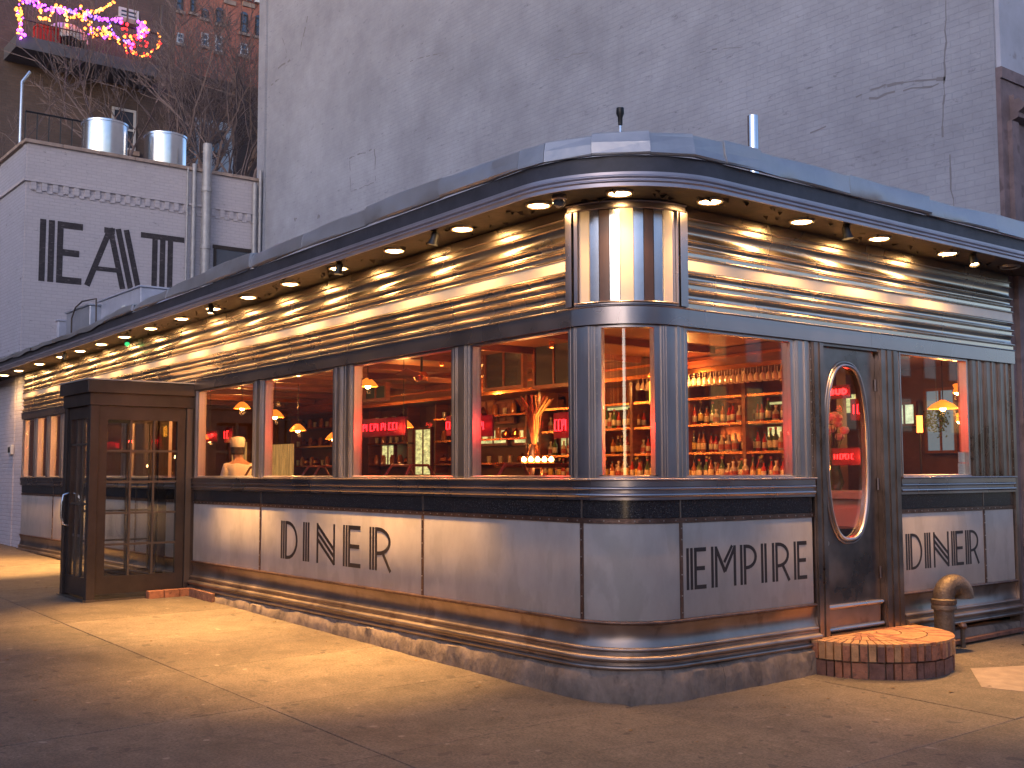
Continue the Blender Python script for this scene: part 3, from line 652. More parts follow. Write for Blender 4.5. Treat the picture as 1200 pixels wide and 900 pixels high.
# ================================================================== downlights
ords = ['first', 'second', 'third', 'fourth', 'fifth', 'sixth', 'seventh', 'eighth', 'ninth', 'tenth', 'eleventh', 'twelfth', 'thirteenth', 'fourteenth', 'fifteenth', 'sixteenth']
L0 = bpy.data.lights.new('downlight_beam', 'SPOT'); L0.energy = 30; L0.color = (1, .50, .16); L0.spot_size = math.radians(124); L0.spot_blend = .9; L0.shadow_soft_size = .05
L1 = L0.copy(); L1.energy = 52; 
def downlight(s, label, data=L0, on=True, o=.27):
    x, y, _ = path(s, o); t = thing('eaves_downlight', label, 'lamp', (x, y, 3.566-sag(x, 3.566)), 'round downlights set into the eaves'); SAGGED.add(t.name)
    rg = MB(); rg.lathe(x, y, [(.078, 3.568), (.078, 3.556), (.088, 3.548), (.098, 3.556), (.100, 3.568)], 24); rg.build('ring', M['ring'], t)
    b = MB(); b.lathe(x, y, [(.0005, 3.543), (.03, 3.5445), (.060, 3.551), (.078, 3.566)], 24); b.build('bulb', M['lamp'] if on else M['soffit'], t)
    if on:
        lo = bpy.data.objects.new('downlight_beam', data); C.objects.link(lo); lo.parent = t; lo.location = (0, 0, -.035)
    return t
leftx = [-.58, -1.54, -2.56, -3.54, -4.53, -5.51, -6.44, -7.38, -8.4, -9.38, -10.33, -11.28, -12.2, -13.4, -14.65, -15.6]
downlight(LA/2, 'downlight in the eaves directly above the rounded striped corner')
for i, x in enumerate(leftx): downlight(sX(x), f'{ords[i]} glowing downlight in the eaves left of the striped corner', L1 if i in (4, 7, 12, 13) else L0)
for i, y in enumerate([.64, 1.70, 2.74, 3.79]): downlight(sY(y), f'{ords[i]} glowing downlight in the eaves right of the striped corner', L1 if i == 2 else L0)
downlight(sY(4.88), 'unlit downlight in the eaves near the far right end', on=False)
# adjustable floodlights hanging from the eaves
LF = bpy.data.lights.new('flood_beam', 'SPOT'); LF.energy = 640; LF.color = (1, .53, .16); LF.spot_size = math.radians(66); LF.spot_blend = .85; LF.shadow_soft_size = .05
def flood(s, aim, label, o=.4, e=1):
    x, y, n = path(s, o); t = thing('eaves_floodlight', label, 'floodlight', (x, y, 3.566-sag(x, 3.566)), 'small black floodlights under the eaves'); SAGGED.add(t.name)
    MB().lathe(x, y, [(.001, 3.567), (.03, 3.567), (.03, 3.557), (.008, 3.552), (.008, 3.525), (.001, 3.52)], 10).build('bracket', M['black'], t)
    d = (Vector(aim)-Vector((x, y, 3.5))).normalized(); c = Vector((x, y, 3.50))
    h = MB(); h.tube([c-d*.06, c-d*.05, c+d*.02, c+d*.05], [.015, .03, .036, .045], 12, cap=False); h.build('housing', M['black'], t)
    g = MB(); g.tube([c+d*.03, c+d*.034], .034, 12); g.build('lens', M['lamp'], t)
    if e:
        ld = LF.copy(); ld.energy = LF.energy*e
        lo = bpy.data.objects.new('flood_beam', ld); C.objects.link(lo); lo.parent = t; p_ = c+d*.045; lo.location = (p_.x-x, p_.y-y, p_.z-3.566); lo.rotation_euler = (-d).to_track_quat('Z', 'Y').to_euler()
    return t
flood(sX(-1.75), (-2.6, -.9, 0), 'small black floodlight between the first two left downlights')
flood(sX(-3.3), (-3.6, -.7, 0), 'small black floodlight close beside the fourth left downlight', e=.8)
flood(sX(-6.2), (-5.9, -.9, 0), 'small black floodlight midway along the left eaves', e=1.5)
flood(sX(-11.6), (-12.2, -1.0, 0), 'small black floodlight beyond the dark vestibule', e=1.9)
flood(sY(2.1), (.85, 2.5, 0), 'small black floodlight above the steel door', e=.28)
flood(sY(4.0), (1.2, 3.4, 0), 'small black floodlight above the right hand window', e=.5)
gp_ = PL(149, 404, -.12); t = thing('indicator_lamp', 'tiny green indicator light under the left eaves', 'lamp', tuple(gp_)); MB().lathe(gp_[0], gp_[1], [(.001, gp_[2]+.04), (.03, gp_[2]+.03), (.035, gp_[2]), (.001, gp_[2]-.03)], 12).build('lens', emis('green_indicator', (.02, .35, .12), 1.2), t); MB().tube([(gp_[0], gp_[1], gp_[2]+.03), (gp_[0], gp_[1], gp_[2]+.10)], .01, 6).build('stem', M['black'], t)
# dome camera at the corner
x, y, _ = path(.12, .33); t = thing('security_camera', 'glass dome security camera under the eaves at the corner', 'camera', (x, y, 3.566))
MB().lathe(x, y, [(.001, 3.567), (.055, 3.567), (.055, 3.545), (.045, 3.535), (.001, 3.535)], 20).build('mount', M['steel'], t)
MB().lathe(x, y, [(.045, 3.534)]+[(.048*math.cos(a), 3.53-.048*math.sin(a)) for a in [PI/2*i/8 for i in range(9)]], 20).build('dome', mat('smoked_dome', (.04, .05, .07), .04, 0, spec=1, coat=1), t)

# ================================================================== vestibule booth
bx0, bx1, by0, by1 = -8.50, -7.50, -1.28, -.0
V = thing('entrance_vestibule', 'dark bronze glazed entrance vestibule projecting onto the pavement', 'vestibule', ((bx0+bx1)/2, by0, .13))
T_ = .10
bz = gz(bx1, by0)-.02
for nm, a, b, c, d in (('post', bx1-T_, bx1, by0, by0+T_), ('post', bx1-T_, bx1, -.13, .0), ('post', bx0, bx0+T_, by0, by0+T_), ('post', bx0, bx0+T_, -.13, .0)):
    MB().cbox(a, b, c, d, bz, 2.40).build(nm, M['bronze'], V)
c = MB(); c.box(bx0-.01, bx1+.012, by0-.012, .0, 2.401, 2.545); c.build('frieze', M['bronze'], V)
c = MB(); c.cbox(bx0-.05, bx1+.045, by0-.05, .0, 2.546, 2.69, .008); c.build('cornice', M['bronze'], V)
c = MB(); c.box(bx0-.06, bx1+.055, by0-.06, .0, 2.691, 2.705); c.build('roof_edge', M['pipe'], V)
def glazed(ax, fixed, a, b, z0, z1, cols, rows, name, parent=V, rail=.06, bot=.26, top=.07, out=1, zrows=None, mt=.012, pm=None):
    """leaf in plane ax=fixed spanning a..b"""
    def bb(mb, p, q, zz0, zz1, t0, t1):
        if ax == 'x': mb.box(min(fixed+t0*out, fixed+t1*out), max(fixed+t0*out, fixed+t1*out), p, q, zz0, zz1)
        else: mb.box(p, q, min(fixed+t0*out, fixed+t1*out), max(fixed+t0*out, fixed+t1*out), zz0, zz1)
    fr = MB(); bb(fr, a, a+rail, z0, z1, -.05, 0); bb(fr, b-rail, b, z0, z1, -.05, 0); bb(fr, a+rail, b-rail, z0, z0+bot, -.05, -.001); bb(fr, a+rail, b-rail, z1-top, z1, -.05, -.001)
    lf = fr.build(name, M['bronze'], parent)
    A, B_, Z0, Z1 = a+rail, b-rail, z0+bot, z1-top
    zz = zrows or [Z0+(Z1-Z0)*i/rows for i in range(rows+1)]; yy = [A+(B_-A)*i/cols for i in range(cols+1)]
    for i in range(1, cols): mb = MB(); bb(mb, yy[i]-mt, yy[i]+mt, Z0, Z1, -.042, -.008); mb.build('glazing_bar', M['bronze_dark'], lf)
    for j in range(1, len(zz)-1): mb = MB(); bb(mb, A, B_, zz[j]-mt, zz[j]+mt, -.040, -.010); mb.build('glazing_bar', M['bronze_dark'], lf)
    for i in range(cols):
        for j in range(len(zz)-1): mb = MB(); bb(mb, yy[i]+mt*.5, yy[i+1]-mt*.5, zz[j]+mt*.5, zz[j+1]-mt*.5, -.028, -.022); mb.build('pane', M['glass_booth'], lf)
    return lf
sd_ = glazed('x', bx1-.02, by0+T_+.005, -.135, bz+.10, 2.395, 3, 5, 'side_glazing', bot=.20, top=.16, rail=.10)
glazed('x', bx0+.02, by0+T_+.005, -.135, bz+.10, 2.395, 3, 5, 'side_glazing', bot=.20, top=.16, rail=.10, out=-1)
fd = glazed('y', by0+.03, bx0+T_+.005, bx1-T_-.005, bz+.06, 2.395, 3, 2, 'front_door', bot=.22, top=.14, rail=.08, out=-1, zrows=[bz+.28, 1.25, 1.95, 2.255])
h = MB(); yh = by0-.03; h.tube([(bx0+.15, by0+.03, .98), (bx0+.15, yh, 1.0), (bx0+.15, yh-.02, 1.1), (bx0+.15, yh-.02, 1.25), (bx0+.15, yh, 1.35), (bx0+.15, by0+.03, 1.37)], .013, 8); h.build('handle', M['galv'], fd)
c = MB(); c.box(bx1-.005, bx1+.03, by0-.01, -.11, bz-.02, bz+.045); c.build('base_rail', M['bronze_dark'], V)
c = MB(); c.box(bx0-.02, bx1+.005, by0-.03, by0+.0, bz-.02, bz+.045); c.build('base_rail', M['bronze_dark'], V)
c = MB(); c.box(bx0, bx1, by0+.01, 0, bz-.05, bz+.03); c.build('floor', M['floor_in'], V)
c = MB(); c.box(bx1-.012, bx1+.006, -.126, -.06, .3, 2.39); c.build('pilaster_strip', M['bronze_dark'], V)
# bricks at the foot of the vestibule
bk = thing('brick_row', 'short row of loose red bricks at the foot of the vestibule', 'bricks', (-7.45, -.35, .17))
for i in range(3):
    a = -.60+i*.19; MB().cbox(-7.46, -7.36, a, a+.18, gz(-7.4, a), gz(-7.4, a)+.09, .006).build('brick', M['brick'], bk)
for i in range(9):
    a = -7.3+i*.075; MB().cbox(a, a+.066, -.14, -.10, gz(a, 0), gz(a, 0)+.10, .004).build('foundation_brick', M['brick2'], D)

# ================================================================== brick step
scx, scy, sr = .045, 2.68, .70; g0 = gz(.4, 2.6)
ST = thing('brick_step', 'semicircular two-course brick doorstep below the steel door', 'step', (scx, scy, g0))
c = MB(); c.lathe(scx, scy, [(.001, g0-.05), (sr-.035, g0-.05), (sr-.035, .272), (.001, .272)], 40, -PI/2, PI/2); c.build('mortar_core', M['mortar'], ST)
def wedge(a0, a1, r0, r1, z0, z1, m, steps=2):
    mb = MB(); pts = [(scx+r1*math.cos(a0+(a1-a0)*i/steps), scy+r1*math.sin(a0+(a1-a0)*i/steps), z0) for i in range(steps+1)]+[(scx+r0*math.cos(a1-(a1-a0)*i/steps), scy+r0*math.sin(a1-(a1-a0)*i/steps), z0) for i in range(steps+1)]
    mb.prism(pts, (0, 0, z1-z0)); return mb.build('brick', m, ST, smooth=0)
bmats = [M['brick'], M['brick'], M['brick2'], M['brick3']]
def course(z0, z1, n, r1, depth, mats, jr=.008, widths=None):
    a = -PI/2+.02; ws = [rnd.choice(widths) if widths else 1 for _ in range(n)]; t = sum(ws); gap = .018
    for w_ in ws:
        da = (PI-.04)*w_/t; rr = r1+rnd.uniform(-jr, jr); wedge(a+gap/2, a+da-gap/2, r1-depth, rr, z0+rnd.uniform(0, .004), z1, rnd.choice(mats)); a += da
course(g0-.01, g0+.115, 22, sr, .09, [M['brick2'], M['brick'], M['brick2']], widths=[1, 1, 2])
course(g0+.128, .262, 34, sr+.01, .07, bmats, .01)
course(.262, .283, 34, sr+.012, .20, [M['brick3'], M['brick'], M['brick3']], .005)
course(.274, .284, 22, sr-.20, .19, [M['brick3'], M['brick'], M['brick3']], 0)
course(.274, .2835, 12, sr-.40, .18, [M['brick3'], M['brick']], 0)
course(.274, .283, 5, sr-.59, .105, [M['brick3']], 0)

# ================================================================== gooseneck vent pipe, standpipe
gx, gy = .20, 3.66
GP = thing('vent_pipe', 'gooseneck cast iron vent pipe right of the brick doorstep', 'pipe', (gx, gy, gz(gx, gy)))
zz = .46
MB().tube([(gx, gy, gz(gx, gy)-.02), (gx, gy, zz)], .085, 20).build('standpipe', M['iron'], GP)
c = MB(); c.lathe(gx, gy, [(.085, zz-.06), (.105, zz-.055), (.108, zz-.03), (.10, zz-.015), (.108, zz), (.108, zz+.03), (.09, zz+.04)], 24); c.build('collar', M['iron'], GP)
dd = Vector((.25, .97, 0)).normalized(); Rr = .115
c = MB(); pts = [(gx+dd.x*(Rr-Rr*math.cos(a)), gy+dd.y*(Rr-Rr*math.cos(a)), zz+.04+Rr*math.sin(a)) for a in [PI*1.02*i/14 for i in range(15)]]
c.tube([(gx, gy, zz+.02)]+pts, [.09]*16, 20, cap=False); c.build('elbow', M['iron'], GP, fix=False)
c = MB(); pe = Vector(pts[-1]); c.tube([pe+Vector((0, 0, .012)), pe+Vector((0, 0, .010))], .088, 20); c.build('mouth', M['black'], GP)
vx, vy = .16, 4.02
VP = thing('valve', 'small rusty valve sticking up from the pavement behind the gooseneck pipe', 'valve', (vx, vy, gz(vx, vy)))
MB().tube([(vx, vy, gz(vx, vy)-.02), (vx, vy, .2)], .022, 10).build('stem', M['iron'], VP)
MB().lathe(vx, vy, [(.001, .19), (.03, .2), (.04, .225), (.03, .25), (.001, .26)], 12).build('cap', M['rust'], VP)
c = MB(); c.prism([(.065, 3.5, .055), (.12, 3.5, .055), (.12, 5.2, .075), (.065, 5.2, .075)], (0, 0, .03)); tag(c.build('red_kerb_strip', M['brick2'], None, smooth=0), 'low dark red strip at the foot of the right hand wall', 'strip')

# ================================================================== neighbour on the right & tall grey building
GB = thing('grey_building', 'tall grey painted brick building rising behind the diner', 'building', (-8, 6, 0))
MB().box(-17.2, -.05, YB+.03, 14, 3.3, 17).build('party_wall', M['grey_wall'], GB)
MB().box(-17.24, -16.9, YB-.03, YB+.0299, 3, 17).build('corner_pilaster', M['grey_wall'], GB)
MB().box(-.049, .0, YB+.06, 14, 5.72, 17).build('upper_front', M['white'] if 0 else mat('pale_blue_grey_render', (.42, .42, .48), .8, 0, bump=.2, var=.15, vscale=2, spots=((.2, .15, .13), 5, .63, .5)), GB)
MF = M['mauve']
def wall_crack(uv, w_, name='crack'):
    mb = MB(); pts = [(p_[0], p_[2]) for p_ in (PL(u, v, YB+.03) for u, v in uv)]; q = []
    for a, b in zip(pts[:-1], pts[1:]):
        n = max(2, int(math.hypot(b[0]-a[0], b[1]-a[1])/.10))
        q += [(a[0]+(b[0]-a[0])*i/n+rnd.gauss(0, .010), a[1]+(b[1]-a[1])*i/n+rnd.gauss(0, .010)) for i in range(n)]
    q.append(pts[-1]); q = np.array(q)
    for i in range(len(q)-1):
        if rnd.random() < .22: continue
        ribbon(mb, [q[i], q[i+1]], w_*rnd.uniform(.4, 1.5), np.array([0, YB+.0297, 0]), np.array([1., 0, 0]), np.array([0, 0, 1.]), np.array([0, -1., 0]), .0012)
    return mb.build(name, mat('crack_shadow', (.22, .205, .215), .95) if 'crack_shadow' not in bpy.data.materials else bpy.data.materials['crack_shadow'], GB, smooth=0, fix=False, kind='stuff')
wall_crack([(1110, 0), (1108, 60), (1106, 110), (1104, 160), (1113, 180), (1114, 210), (1118, 245)], .016)
wall_crack([(1040, 100), (1060, 96), (1085, 94), (1108, 92)], .030); wall_crack([(1003, 114), (1020, 105), (1048, 93)], .035); wall_crack([(1018, 116), (1050, 108), (1100, 98)], .02)
wall_crack([(950, 155), (968, 148)], .03)
wall_crack([(409, 186), (439, 174), (440, 212)], .02); wall_crack([(410, 188), (411, 225), (438, 214)], .012); wall_crack([(345, 257), (348, 256)], .06); wall_crack([(372, 254), (375, 253)], .06)
wall_crack([(330, 40), (336, 62)], .03); wall_crack([(360, 20), (352, 60)], .03); wall_crack([(326, 80), (340, 70)], .04); wall_crack([(318, 100), (330, 90)], .03)
wall_crack([(480, 72), (500, 66), (520, 62)], .012); wall_crack([(650, 70), (700, 58)], .012); wall_crack([(820, 60), (870, 55)], .012)
MB().box(-.049, .0, YB+.031, 6.4, .0, 5.60).build('stone_pier', MF, GB)
MB().box(-.049, .02, YB+.031, 12, 5.601, 5.719).build('pier_top', MF, GB)
c = MB()
prof = [(.0, 5.45), (.05, 5.45), (.05, 5.40), (.10, 5.40), (.16, 5.34), (.16, 5.30), (.09, 5.26), (.09, 5.21), (.0, 5.18)]
c.prism([(a+.0, YB+.20, z) for a, z in prof], (0, 6.5, 0)); c.build('front_cornice', MF, GB, smooth=0)
MB().box(.0005, .05, 5.46, 5.60, .02, 5.17).build('pier_pilaster', MF, GB)
MB().box(.0005, .10, 5.60, 5.78, .02, 2.5).build('pier_pilaster', MF, GB)
MB().box(.0505, .11, 5.43, 5.599, .02, 1.1).build('pier_plinth', MF, GB)
MB().box(-.04, .012, 6.4, 12, .1, 5.6).build('shopfront', mat('dark_shopfront', (.05, .04, .045), .4), GB)
# dark refuse bag and cellar hatch with its shadow painted in as flat black
bgp = thing('refuse_bag', 'black refuse bag against the mauve stone pier', 'bag', (.3, 5.6, gz(.3, 5.6)))
mb = MB(); z0_ = gz(.3, 5.6)
prof = [(.12, 0), (.19, .04), (.21, .18), (.20, .34), (.16, .48), (.08, .57), (.03, .61), (.05, .66), (.02, .67)]
mb.lathe(.3, 5.62, [(r, z0_+z) for r, z in prof], 22)
mb.v = [(.3+(x-.3)*(1+.12*math.sin(9*math.atan2(y-5.62, x-.3)+z*14)), 5.62+(y-5.62)*(1+.1*math.sin(7*math.atan2(y-5.62, x-.3)+z*9)), z) for x, y, z in mb.v]
mb.build('bag_body', mat('black_plastic', (.012, .012, .014), .25, 0, bump=.6, bscale=9), bgp)
mb = MB(); mb.tube([(.3, 5.62, z0_+.60), (.3, 5.62, z0_+.615)], .035, 10); mb.build('tie', M['black'], bgp)
c = MB(); q = [(.42, 4.55), (1.05, 4.55), (1.05, 5.5), (.42, 5.5)]
c.prism([(x, y, gz(x, y)+.002) for x, y in q], (0, 0, .006)); ht = tag(c.build('hatch_and_shadow', M['black'], None, smooth=0), 'flat black cellar hatch with painted shadow in the pavement at the right edge', 'hatch')

# ================================================================== EAT building
XE = -17.0; YE = .35
EB = thing('eat_building', 'white painted brick building lettered EAT beside the diner', 'building', (-19, 3, .3))
MB().box(XE-9, XE, YE, 5.29, 3.0, 8.06).build('wall', M['eat_wall'], EB)
MB().box(XE-9, XE-.05, YE-.012, YE-.0005, 3.0, 8.06).build('street_wall', M['eat_side'], EB)
MB().box(-45, XL-.62, -.02, .34, .1, 3.56).build('ground_floor_wall', M['eat_side'], EB)
MB().box(XL-.619, XL-.002, .0, .3, .1, 3.56).build('white_brick_pier', M['eat_side'], EB)
nb = 0
for i in range(7): MB().cbox(XE-.18, XE+.06, YE-.06+i*.72, YE-.06+i*.72+.712, 8.061, 8.13, .008).build('coping_stone', M['coping'], EB)
for i in range(10): MB().cbox(XE-.2-.9*(i+1), XE-.2-.9*i-.01, YE-.08, YE+.1, 8.061, 8.128, .008).build('coping_stone', M['coping'], EB)
c = MB(); c.box(XE+.0005, XE+.045, YE-.05, 5.29, 7.30, 7.345); c.box(XE-9, XE+.0004, YE-.055, YE-.0125, 7.30, 7.345); c.build('string_course', M['eat_wall'], EB)
nd = 24
for i in range(nd):
    a = YE+.08+i*.205
    if a+.1 > 5.25: break
    MB().box(XE+.0005, XE+.035, a, a+.10, 7.14, 7.299).build('dentil', M['eat_wall'], EB)
    MB().box(XE+.0005, XE+.022, a+.101, a+.204, 7.10, 7.17).build('dentil', M['eat_wall'], EB)
for ch, ya, yb, n_ in (('E', .63, 1.45, 3), ('A', 1.50, 2.66, 3), ('T', 2.62, 3.55, 3)):
    put_letter(ch, (XE+.001, ya, 5.36), (0, 1, 0), yb-ya, 6.59-5.36, .115, .165, n_, (1, 0, 0), EB, M['faded_black'], .004)
# window in the EAT wall
fw_ = MB(); fw_.box(XE+.001, XE+.03, 4.18, 5.06, 6.44, 6.52); fw_.box(XE+.001, XE+.025, 4.2, 4.26, 5.2, 6.439); fw_.box(XE+.001, XE+.025, 4.98, 5.04, 5.2, 6.439); fw_.box(XE+.001, XE+.022, 4.261, 4.979, 5.8, 5.86)
wn_ = fw_.build('window', M['bronze'], EB); MB().box(XE+.002, XE+.008, 4.261, 4.979, 5.2, 5.799).build('pane', M['blue_glass'], wn_); MB().box(XE+.002, XE+.012, 4.261, 4.979, 5.861, 6.439).build('pane', M['blue_glass'], wn_)
# pipes
def pipe(pts, r, label, name='drain_pipe', m='pipe'):
    t = thing(name, label, 'pipe', pts[0]); MB().tube(pts, r, 14).build('pipe', M[m], t)
    for p_ in [(pts[0][0], pts[0][1], pts[0][2]+(pts[-1][2]-pts[0][2])*k) for k in (.25, .55, .8)]:
        MB().lathe(p_[0], p_[1], [(r, p_[2]-.06), (r*1.2, p_[2]-.05), (r*1.2, p_[2]+.03), (r, p_[2]+.04)], 14).build('joint', M[m], t)
    return t
pipe([(XE+.13, 3.97, 3.7), (XE+.13, 3.97, 8.66)], .095, 'thick grey vent pipe on the EAT wall rising above the roof')
pipe([(XE+.06, 3.72, 3.7), (XE+.06, 3.72, 8.2)], .045, 'thin grey pipe just left of the thick vent pipe on the EAT wall')
pipe([(XE+.05, 3.58, 3.7), (XE+.05, 3.58, 8.1)], .02, 'narrow conduit left of both grey pipes on the EAT wall')
pipe([(XE+.08, 5.10, 3.7), (XE+.08, 5.10, 8.0)], .05, 'grey drainpipe in the corner where white and grey walls meet')
pipe([(XE+.10, 5.22, 3.7), (XE+.10, 5.22, 8.3)], .035, 'slim pipe right beside the corner drainpipe')
# roof drums
def drum(yc_, r, ztop, label, x=-17.7):
    t = thing('roof_vent_drum', label, 'roof vent', (x, yc_, 8.0), 'galvanised drums on the EAT building roof')
    MB().lathe(x, yc_, [(r*.97, 7.95), (r, 8.0), (r, ztop), (r*.97, ztop+.01), (r*.001, ztop-.02)], 36).build('drum', M['galv'], t)
    MB().lathe(x, yc_, [(r, ztop-.05), (r+.02, ztop-.045), (r+.02, ztop-.005), (r, ztop)], 36).build('rim', M['galv'], t)
drum(PR(123, 150, -17.7)[1], .455, PR(123, 138, -17.7)[2]-.14, 'left galvanised vent drum on the white building roof'); drum(PR(194, 165, -17.7)[1], .44, PR(194, 154, -17.7)[2]-.12, 'lower right galvanised vent drum on the white building roof')
c = MB(); c.box(-17.8, -17.3, 2.3, 4.9, 8.0, 8.16); tag(c.build('roof_duct', M['duct'], None), 'low dark duct running behind the roof edge under the drums', 'duct')
# small keypad box on the white wall
kx = PL(14, 527, -.02)[0]; k_ = thing('keypad_box', 'small dark keypad box on the white wall left of the diner', 'box', (kx, -.02, 2.0)); MB().cbox(kx-.12, kx+.12, -.07, -.0205, 1.96, 2.13).build('case', M['frame_white'], k_); MB().box(kx-.07, kx+.07, -.075, -.0701, 1.99, 2.09).build('face', M['black'], k_)

# things on the diner roof
def rbox(name, label, x0, x1, ya, yb, z1, m, extra=True):
    t = thing(name, label, 'roof unit', ((x0+x1)/2, ya, 3.68)); MB().cbox(x0, x1, ya, yb, 3.681, z1, .01).build('casing', m, t)
    if extra:
        MB().cbox(x0-.03, x1+.03, ya-.03, yb+.03, z1+.001, z1+.03, .006).build('lid', m, t)
    return t
P1 = PL(165, 334, 1.2); P0 = PL(115, 352, 1.2)
rbox('roof_ventilation_box', 'large pale metal ventilation box on the diner roof below EAT', P0[0], P1[0], 1.2, PR(199, 337, P1[0])[1], P1[2]-.03, M['pale_metal'])
MB().box(P1[0]-.9, P1[0]-.72, 1.19, 1.199, P1[2]-.5, P1[2]-.25).build('notice', M['white'], bpy.data.objects['roof_ventilation_box'])
P3 = PL(80, 364, 1.0); rbox('roof_fan_unit', 'small metal fan unit between the ventilation box and the left end', P3[0]-.1, P3[0]+1.3, 1.0, 1.9, P3[2]-.05, M['duct'])
hp = MB(); P4 = PL(83, 366, .9); hp.tube([(P4[0]-.1, .95, 3.7), (P4[0]-.1, .95, P4[2]-.1), (P4[0]+.1, .95, P4[2]+.08), (P4[0]+.5, .95, P4[2]+.15), (P4[0]+1.3, .95, P4[2]+.1), (P4[0]+1.35, .95, 3.7)], .015, 6); tag(hp.build('roof_hoop_pipe', M['iron'], None), 'thin bent hoop pipe over the small roof fan unit', 'pipe')
P5 = PL(60, 378, 1.0); rbox('roof_condenser', 'low grey condenser at the far left of the diner roof', P5[0]-.5, P5[0]+.5, 1.0, 1.8, P5[2]-.02, M['pale_metal'])
# little beacon and steel flue
bx_, by_, bz_ = PL(727, 158, .6); t = thing('roof_beacon', 'small black capped lamp on a stalk above the corner roof', 'lamp', (bx_, by_, 3.93))
tz = PL(727, 126, .6)[2]; MB().tube([(bx_, by_, 3.68), (bx_, by_, tz-.12)], .009, 8).build('stalk', M['galv'], t)
MB().lathe(bx_, by_, [(.001, tz), (.03, tz-.005), (.032, tz-.05), (.02, tz-.08), (.017, tz-.14), (.001, tz-.15)], 14).build('cap', M['black'], t)
P6 = PL(882, 136, 2.2); t = thing('roof_flue', 'short steel flue pipe above the roof right of the corner', 'pipe', (P6[0], P6[1], 3.68))
rr_ = .048; MB().lathe(P6[0], P6[1], [(rr_, 3.68), (rr_, P6[2]), (rr_*.85, P6[2]), (rr_*.85, P6[2]-.1)], 18).build('pipe', M['galv'], t)
MB().lathe(P6[0], P6[1], [(rr_*2, 3.70), (rr_*1.2, 3.78), (rr_, 3.8)], 18).build('collar', M['galv'], t)

# ================================================================== buildings behind
BX = -27.
BB = thing('brown_building', 'dark brown brick building with a decorated balcony behind the EAT building', 'building', (-30, 0, 0))
ye = PR(205, 60, BX)[1]
MB().box(BX-12, BX, -30, ye, 0.3, 26).build('wall', M['brown_wall'], BB)
def win(par, X_, ya, yb, za, zb_, fm='frame_white', arch=False, bar=True, sill=True, gm='blue_glass'):
    f = MB(); t = .07
    f.box(X_+.001, X_+.05, ya, ya+t, za, zb_); f.box(X_+.001, X_+.05, yb-t, yb, za, zb_); f.box(X_+.001, X_+.05, ya+t, yb-t, za, za+t); f.box(X_+.001, X_+.05, ya+t, yb-t, zb_-t, zb_)
    if bar: f.box(X_+.001, X_+.04, ya+t, yb-t, (za+zb_)/2-.03, (za+zb_)/2+.03)
    w = f.build('window', M[fm], par, smooth=0)
    MB().box(X_+.002, X_+.02, ya+t, yb-t, za+t, (za+zb_)/2-.031).build('pane', M[gm], w, smooth=0); MB().box(X_+.002, X_+.015, ya+t, yb-t, (za+zb_)/2+.031, zb_-t).build('pane', M[gm], w, smooth=0)
    if arch:
        n = 8; yc_ = (ya+yb)/2; r = (yb-ya)/2
        MB().prism([(X_+.001, yc_+r*math.cos(PI*i/n), zb_+r*.75*math.sin(PI*i/n)) for i in range(n+1)], (.02, 0, 0)).build('arch_pane', M[gm], w, smooth=0)
    if sill: MB().box(X_+.001, X_+.12, ya-.1, yb+.1, za-.14, za-.005).build('sill', M['coping'], w, smooth=0)
    return w
a = PR(131, 125, BX); b = PR(158, 178, BX); win(BB, BX, a[1], b[1], b[2], a[2])
a = PR(139, 8, BX); b = PR(162, 26, BX); win(BB, BX, a[1], b[1], b[2], a[2])
# balcony
BF = BX+1.3
b0 = PR(19, 52, BF); b1 = PR(190, 78, BF); bz0 = b0[2]
BC = thing('balcony', 'dark balcony hung with coloured fairy lights high on the brown building', 'balcony', (BX, (b0[1]+b1[1])/2, bz0))
MB().box(BX+.001, BF, b0[1], b1[1], bz0-.05, bz0+.30).build('slab', mat('blue_grey_balcony_steel', (.10, .10, .115), .6, 0, var=.2), BC)
rt = bz0+1.25
r_ = MB(); r_.tube([(BF-.04, b0[1]+.05, rt), (BF-.04, b1[1]-.05, rt)], .03, 6); r_.tube([(BF-.04, b0[1]+.05, rt-.5), (BF-.04, b1[1]-.05, rt-.5)], .015, 6); r_.build('handrail', M['black'], BC)
nb_ = 44
for i in range(nb_+1):
    y_ = b0[1]+.05+(b1[1]-b0[1]-.1)*i/nb_; big_ = i % 11 == 0
    MB().tube([(BF-.04, y_, bz0+.3), (BF-.04, y_, rt+(.9 if big_ else 0))], .03 if big_ else .012, 5).build('baluster', M['iron'], BC)
